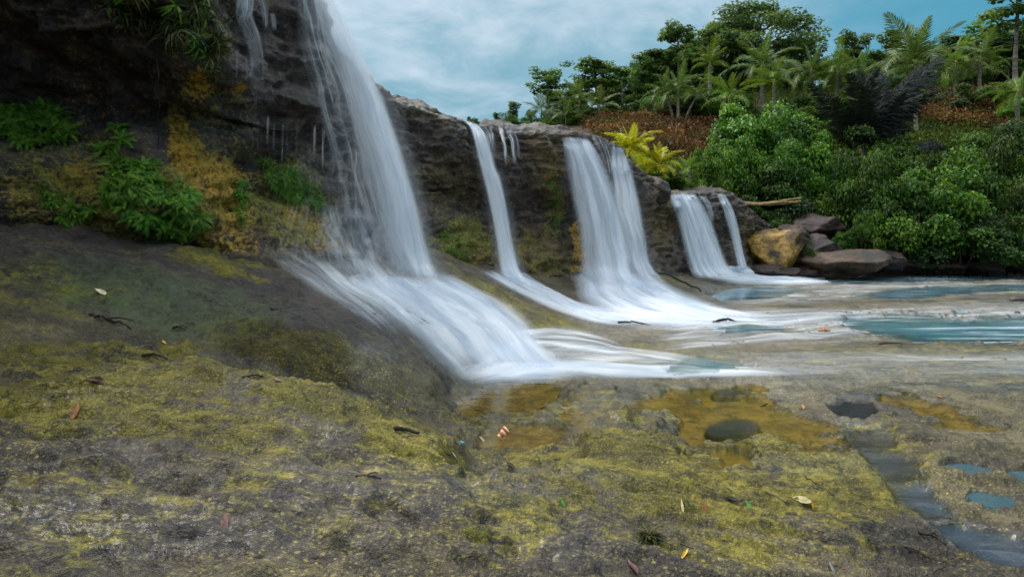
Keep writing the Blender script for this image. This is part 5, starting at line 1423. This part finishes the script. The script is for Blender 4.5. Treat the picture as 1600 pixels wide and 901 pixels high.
boulder(1258, 424, 22.7, 44, 18, .9, M['dark_rock'], 'small dark stone left of the long brown boulder', 15, 1.9)
boulder(1020, 300, 18.6, 46, 40, .9, M['brown_rock'], 'rough brown rock on the rim between the broad and the far fall', 16, .3)

# ------------------------------------------------------------------ poles, logs, driftwood
def log(name, pts, r0, r1, mat, label, cat, group=None, sides=7, wob=.01, seed=0):
    p = catmull([np.array(q, float) for q in pts], 16) + np.random.default_rng(seed).normal(size=(16, 3)) * wob
    v, f = tube(p, np.linspace(r0, r1, 16) * (1 + .1 * np.sin(np.arange(16) * 2.1)), sides)
    o = build(name, v, f, mat)
    return tag(o, label, cat, group)
log('bamboo_pole', [P(1118,308,24.2), P(1180,318,24.6), P(1252,310,25)], .07, .05, M['bamboo'], 'upper bamboo pole reaching from the fall to the bushes', 'pole', 'bamboo poles')
log('bamboo_pole', [P(1128,314,23.9), P(1190,320,24.3), P(1250,315,24.6)], .06, .05, M['bamboo'], 'lower bamboo pole reaching from the fall to the bushes', 'pole', 'bamboo poles', seed=2)
log('bamboo_pole', [P(1192,319,24.2), P(1220,316,24.4), P(1246,317,24.6)], .05, .04, M['bamboo'], 'short bamboo pole lying along the right half of the other two', 'pole', 'bamboo poles', seed=3)


def gp(px, py, up=0.0):
    h = BV_G.ray_cast(Vector((0, 0, CAM_H)), Vector(((px - 800) / FPX, 1, -(py - HZ) / FPX)).normalized())[0]
    return np.array(h) + np.array([0, 0, up])


def stick(a, b, r, label, mat='wood_dark', mid=None, name='twig', cat='twig', fork=False):
    r = r * .62
    p = [gp(*a, r * .5), (gp(*mid, r * 1.4) if mid else (gp(*a) + gp(*b)) / 2 + [0, 0, r * 2.2]), gp(*b, r)]
    ln = np.linalg.norm(p[0] - p[2])
    q = catmull(p, 12) + np.random.default_rng(int(a[0])).normal(size=(12, 3)) * ln * .012
    parts = [tube(q, np.linspace(r, r * .5, 12), 7)]
    if fork:
        parts.append(tube(catmull([q[5], q[7] + [0, ln * .12, r * 2], q[9] + [ln * .02, ln * .22, r]], 7), np.linspace(r * .7, r * .3, 7), 6))
        parts.append(tube(catmull([q[3], q[4] + [0, -ln * .08, r], q[6] + [0, -ln * .16, r]], 6), np.linspace(r * .6, r * .2, 6), 6))
    v, f = join(parts)
    return tag(build(name, v, f, M[mat]), label, cat)
stick((1008,420), (1098,457), .07, 'dark log lying down the rock right of the broad fall', name='log', cat='log')
stick((140,492), (205,515), .022, 'forked dark driftwood on the grey rock below the cliff foot', fork=True, mid=(170,502), name='driftwood', cat='driftwood')
stick((270,512), (290,517), .014, 'short dark stick right of the forked driftwood', fork=True)
stick((412,474), (436,484), .012, 'dark curved twig on the apron left of the cascade', mid=(424,484))
stick((222,556), (262,563), .017, 'thick dark stick on the mossy hump crest', mid=(240,556))
stick((378,590), (412,589), .010, 'black stick on the crest of the mossy hump')
stick((616,671), (655,681), .022, 'black driftwood piece on the right flank of the hump', mid=(634,676), name='driftwood', cat='driftwood')
stick((556,744), (594,748), .008, 'thin black twig in the middle of the foreground', fork=True)
stick((1030,842), (1084,858), .007, 'brown twig right of the moss tuft in the foreground', 'bark')
stick((1196,768), (1232,790), .009, 'brown twig on the yellow moss left of the channel', 'bark')
stick((1258,745), (1302,776), .006, 'long thin twig on the mossy slab edge')
stick((1436,832), (1478,852), .012, 'dark stick beside the channel at the lower right', fork=True)
stick((1412,852), (1452,872), .008, 'reddish twig at the lower right', 'bark')
stick((1450,898), (1480,886), .006, 'thin twig at the bottom edge near the right corner')
stick((1114,505), (1150,504), .05, 'dark driftwood lump at the end of the white water', name='driftwood', cat='driftwood')
stick((1374,538), (1410,539), .02, 'flat dark stick on the riverbed right of the orange stone')
stick((965,505), (1016,509), .03, 'dark stick in the white water below the broad fall')
stick((195,549), (240,541), .012, 'pale worn stick behind the mossy hump', 'bark_pale')
stick((742,640), (757,646), .008, 'small black twig left of the ochre puddles')


def leaf(px, py, L, col, label, seed, rz=0.0, curl=.5, name='fallen_leaf', cat='leaf', wd=.36, lift=.006):
    """curled leaf with a midrib and a stalk, lying on the rock"""
    rng = np.random.default_rng(seed)
    nu, nv = 7, 11
    u = np.linspace(-1, 1, nu); t = np.linspace(0, 1, nv)
    U, T = np.meshgrid(u, t)
    half = wd * L * np.sin(np.pi * T ** .85) ** .9 * .5
    X = (T - .5) * L; Y = U * half * (1 + .08 * np.sin(T * 20 + seed))
    Z = lift + L * (.10 * curl * U ** 2 * np.sin(np.pi * T) + .10 * curl * (T - .5) ** 2 * 2 + .012 * np.sin(T * 9 + U * 3 + seed))
    v = np.stack([X, Y, Z], -1).reshape(-1, 3); f = grid_faces(nv, nu)
    v2 = v + [0, 0, -.0022]; n0 = len(v)
    F = [tuple(q) for q in f.tolist()] + [tuple(int(i) + n0 for i in q[::-1]) for q in f.tolist()]
    st_v, st_f = tube(np.array([[-.5 * L, 0, lift], [-.64 * L, .02 * L, lift + .05 * L], [-.75 * L, .05 * L, lift + .02 * L]]), [.012 * L, .010 * L, .008 * L], 5)
    v, F = join([(np.concatenate([v, v2]), F), (st_v, st_f)])
    m = mat_plain('leaf_' + name + str(seed), col[0], col[1], .5, 60)
    o = build(name, v, F, m, loc=tuple(gp(px, py)))
    nrm = BV_G.ray_cast(Vector(gp(px, py, .5)), Vector((0, 0, -1)))[1]
    o.rotation_euler = (nrm.to_track_quat('Z', 'X') @ Euler((rng.normal() * .12, rng.normal() * .12, rz)).to_quaternion()).to_euler()
    return tag(o, label, cat)
BR = (rgb(60, 38, 28), rgb(110, 74, 56)); YE = (rgb(170, 130, 20), rgb(226, 190, 50)); OR = (rgb(130, 80, 40), rgb(176, 120, 72)); PK = (rgb(92, 60, 54), rgb(136, 96, 86))
GRN = (rgb(40, 110, 30), rgb(90, 170, 70)); PALE = (rgb(176, 160, 110), rgb(216, 204, 160))
leaf(150, 596, .10, BR, 'reddish brown curled leaf on the left of the mossy hump', 1, 1.1, 1.6)
leaf(118, 643, .10, OR, 'brown and tan leaf left of centre on the wet hump', 2, -.3, .8, wd=.28)
leaf(350, 816, .085, PK, 'dull pink leaf under the film of water at the lower left', 3, .1, .3, wd=.3)
leaf(432, 594, .06, PK, 'small pinkish leaf on the hump crest right of the black stick', 4, .5)
leaf(848, 638, .085, YE, 'bright yellow leaf among the ochre puddles', 5, .2)
leaf(752, 687, .085, PALE, 'pale yellow leaf left of the orange striped shell', 6, -.2)
leaf(1050, 622, .09, OR, 'orange leaf at the far edge of the ochre pools', 7, .1)
leaf(1100, 791, .075, OR, 'orange leaf lying flat in the foreground right of the moss tuft', 8, .0, .3, wd=.3)
leaf(1066, 791, .07, PALE, 'pale tan sliver of leaf left of the orange leaf', 9, .05, .2, wd=.16)
leaf(1170, 789, .055, GRN, 'bright green leaf scrap on the grey rock', 10, .6)
leaf(1144, 783, .085, (rgb(28, 26, 14), rgb(58, 50, 24)), 'dark mossy leaf left of the green scrap', 11, .5, 1.4)
leaf(1253, 782, .10, (rgb(120, 108, 66), rgb(164, 150, 104)), 'broad pale leaf near the channel', 12, 1.3, .5, wd=.5)
leaf(1268, 790, .06, YE, 'small yellow green leaf touching the broad pale one', 13, .1)
leaf(1070, 866, .06, YE, 'yellow pod shaped leaf near the bottom edge', 14, -.5, .9, wd=.25)
leaf(1140, 764, .08, PALE, 'cream coloured leaf above the dark mossy one', 15, .1, .3, wd=.25)
leaf(797, 728, .07, BR, 'brown crumpled leaf below the orange striped shell', 16, .3, 1.5)
leaf(878, 785, .04, GRN, 'tiny bright green leaf in the rippled water', 17, .2)
leaf(1195, 634, .10, PK, 'pinkish leaf behind the round pothole', 18, .8, 1.2)
leaf(1254, 637, .10, OR, 'brown pink leaf right of the one behind the pothole', 19, -.4, 1.2)
leaf(1467, 620, .09, OR, 'tan leaf at the edge of the ochre strip', 20, .1, .4)
leaf(988, 888, .09, (rgb(60, 30, 34), rgb(96, 54, 58)), 'dark wine red leaf at the bottom edge', 21, -.7, .6, wd=.3)
leaf(256, 503 + 32, .05, YE, 'small yellow leaf behind the mossy hump', 22, .2)
leaf(460, 660, .05, PK, 'tiny lilac leaf on the wet middle of the hump', 23, .2)
leaf(1036, 552, .12, PK, 'pink leaf at the edge of the teal water', 24, .2)
leaf(158, 456, .13, PALE, 'white scrap on the green rock below the cliff foot', 25, .9, .2, name='white_scrap', cat='litter', wd=.3)
leaf(1300, 887, .06, (rgb(150, 156, 160), rgb(196, 204, 208)), 'pale grey sliver near the bottom edge', 26, .4, .2, wd=.16)
leaf(708, 711, .05, (rgb(190, 190, 196), rgb(226, 226, 230)), 'tiny white scrap below the blue bottle cap', 27, .0, .3, name='white_scrap', cat='litter', wd=.4)

# orange and white banded cone shell
def lathe(prof, n=22):
    th_ = np.arange(n) / n * 2 * np.pi; v = []
    for x_, r_ in prof: v.append(np.stack([np.full(n, x_), r_ * np.cos(th_), r_ * np.sin(th_)], 1))
    v = np.concatenate(v); f = []
    for i in range(len(prof) - 1):
        for k in range(n):
            f.append((i * n + k, i * n + (k + 1) % n, (i + 1) * n + (k + 1) % n, (i + 1) * n + k))
    f.append(tuple(range(n))[::-1]); f.append(tuple((len(prof) - 1) * n + k for k in range(n)))
    return v, f
prof = []
for i in range(33):
    t = i / 32; prof.append((t * .085, (.017 + .019 * t ** 1.3) * (1 + .07 * math.sin(t * 26)) * (1 if t < .9 else 1 - (t - .9) * 3.5)))
v, f = lathe(prof)
m, t = new_mat('banded_shell')
co = t.n('ShaderNodeSeparateXYZ', {0: t.n('ShaderNodeTexCoord').outputs['Object']})
wv = t.math('SINE', t.math('MULTIPLY', co.outputs[0], 165))
nz = t.noise(t.n('ShaderNodeTexCoord').outputs['Object'], 90, 3)
colr = t.mix(t.ramp(t.math('ADD', wv, t.math('MULTIPLY', nz, .6)), .1, .7), rgb(206, 92, 34), rgb(236, 214, 190))
finish(t, t.n('ShaderNodeBsdfPrincipled', {'Base Color': colr, 'Roughness': .35}))
o = build('shell', v, f, m, loc=tuple(gp(779, 688, .024))); o.rotation_euler = (0, math.radians(-38), math.radians(25))
tag(o, 'orange and white banded cone shaped shell standing in an ochre puddle', 'shell')
# blue bottle cap
prof = [(0, .0135), (.002, .0145), (.009, .0145), (.0105, .0125)]
v, f = lathe(prof, 24)
o = build('bottle_cap', v, f, mat_plain('cap_blue', rgb(40, 120, 140), rgb(90, 180, 190), .4, 50), loc=tuple(gp(722, 695, .012))); o.rotation_euler = (0, math.radians(-70), .4)
tag(o, 'small blue green bottle cap on the wet rock', 'bottle cap')
# orange stone on the riverbed
import bmesh
def pebble(px, py, r, col, label, seed, name='stone', cat='stone'):
    bm = bmesh.new(); bmesh.ops.create_icosphere(bm, subdivisions=3, radius=1.0)
    v = np.array([x.co for x in bm.verts]); f = np.array([[q.index for q in p.verts] for p in bm.faces]); bm.free()
    v *= (1 + .22 * fbm(v[:, 0] * 1.4 + seed, v[:, 1] * 1.4, v[:, 2] * 1.4, 3))[:, None]
    v *= np.array([r, r * .8, r * .5])
    return tag(build(name, v, f, mat_plain('stone_' + str(seed), *col, .5, 20), loc=tuple(gp(px, py, r * .2))), label, cat)
pebble(1288, 518, .09, (rgb(96, 66, 40), rgb(190, 136, 70)), 'orange brown stone at the tip of the teal water', 1)
pebble(1168, 520, .06, (rgb(40, 40, 40), rgb(80, 78, 76)), 'small dark stone in the teal shallows', 2)
pebble(1590, 470, .16, (rgb(30, 24, 22), rgb(70, 56, 50)), 'dark stone on the sandy slab at the right', 3)
# moss tuft
mt = make_tuft(55, 'strap', 150, 1.2, .05)
o = link_mesh('moss_tuft', mt, None, gp(1014, 838), (0, 0, .3), (.085, .085, .06)); tag(o, 'dark green moss tuft growing from a crack in the foreground rock', 'moss')
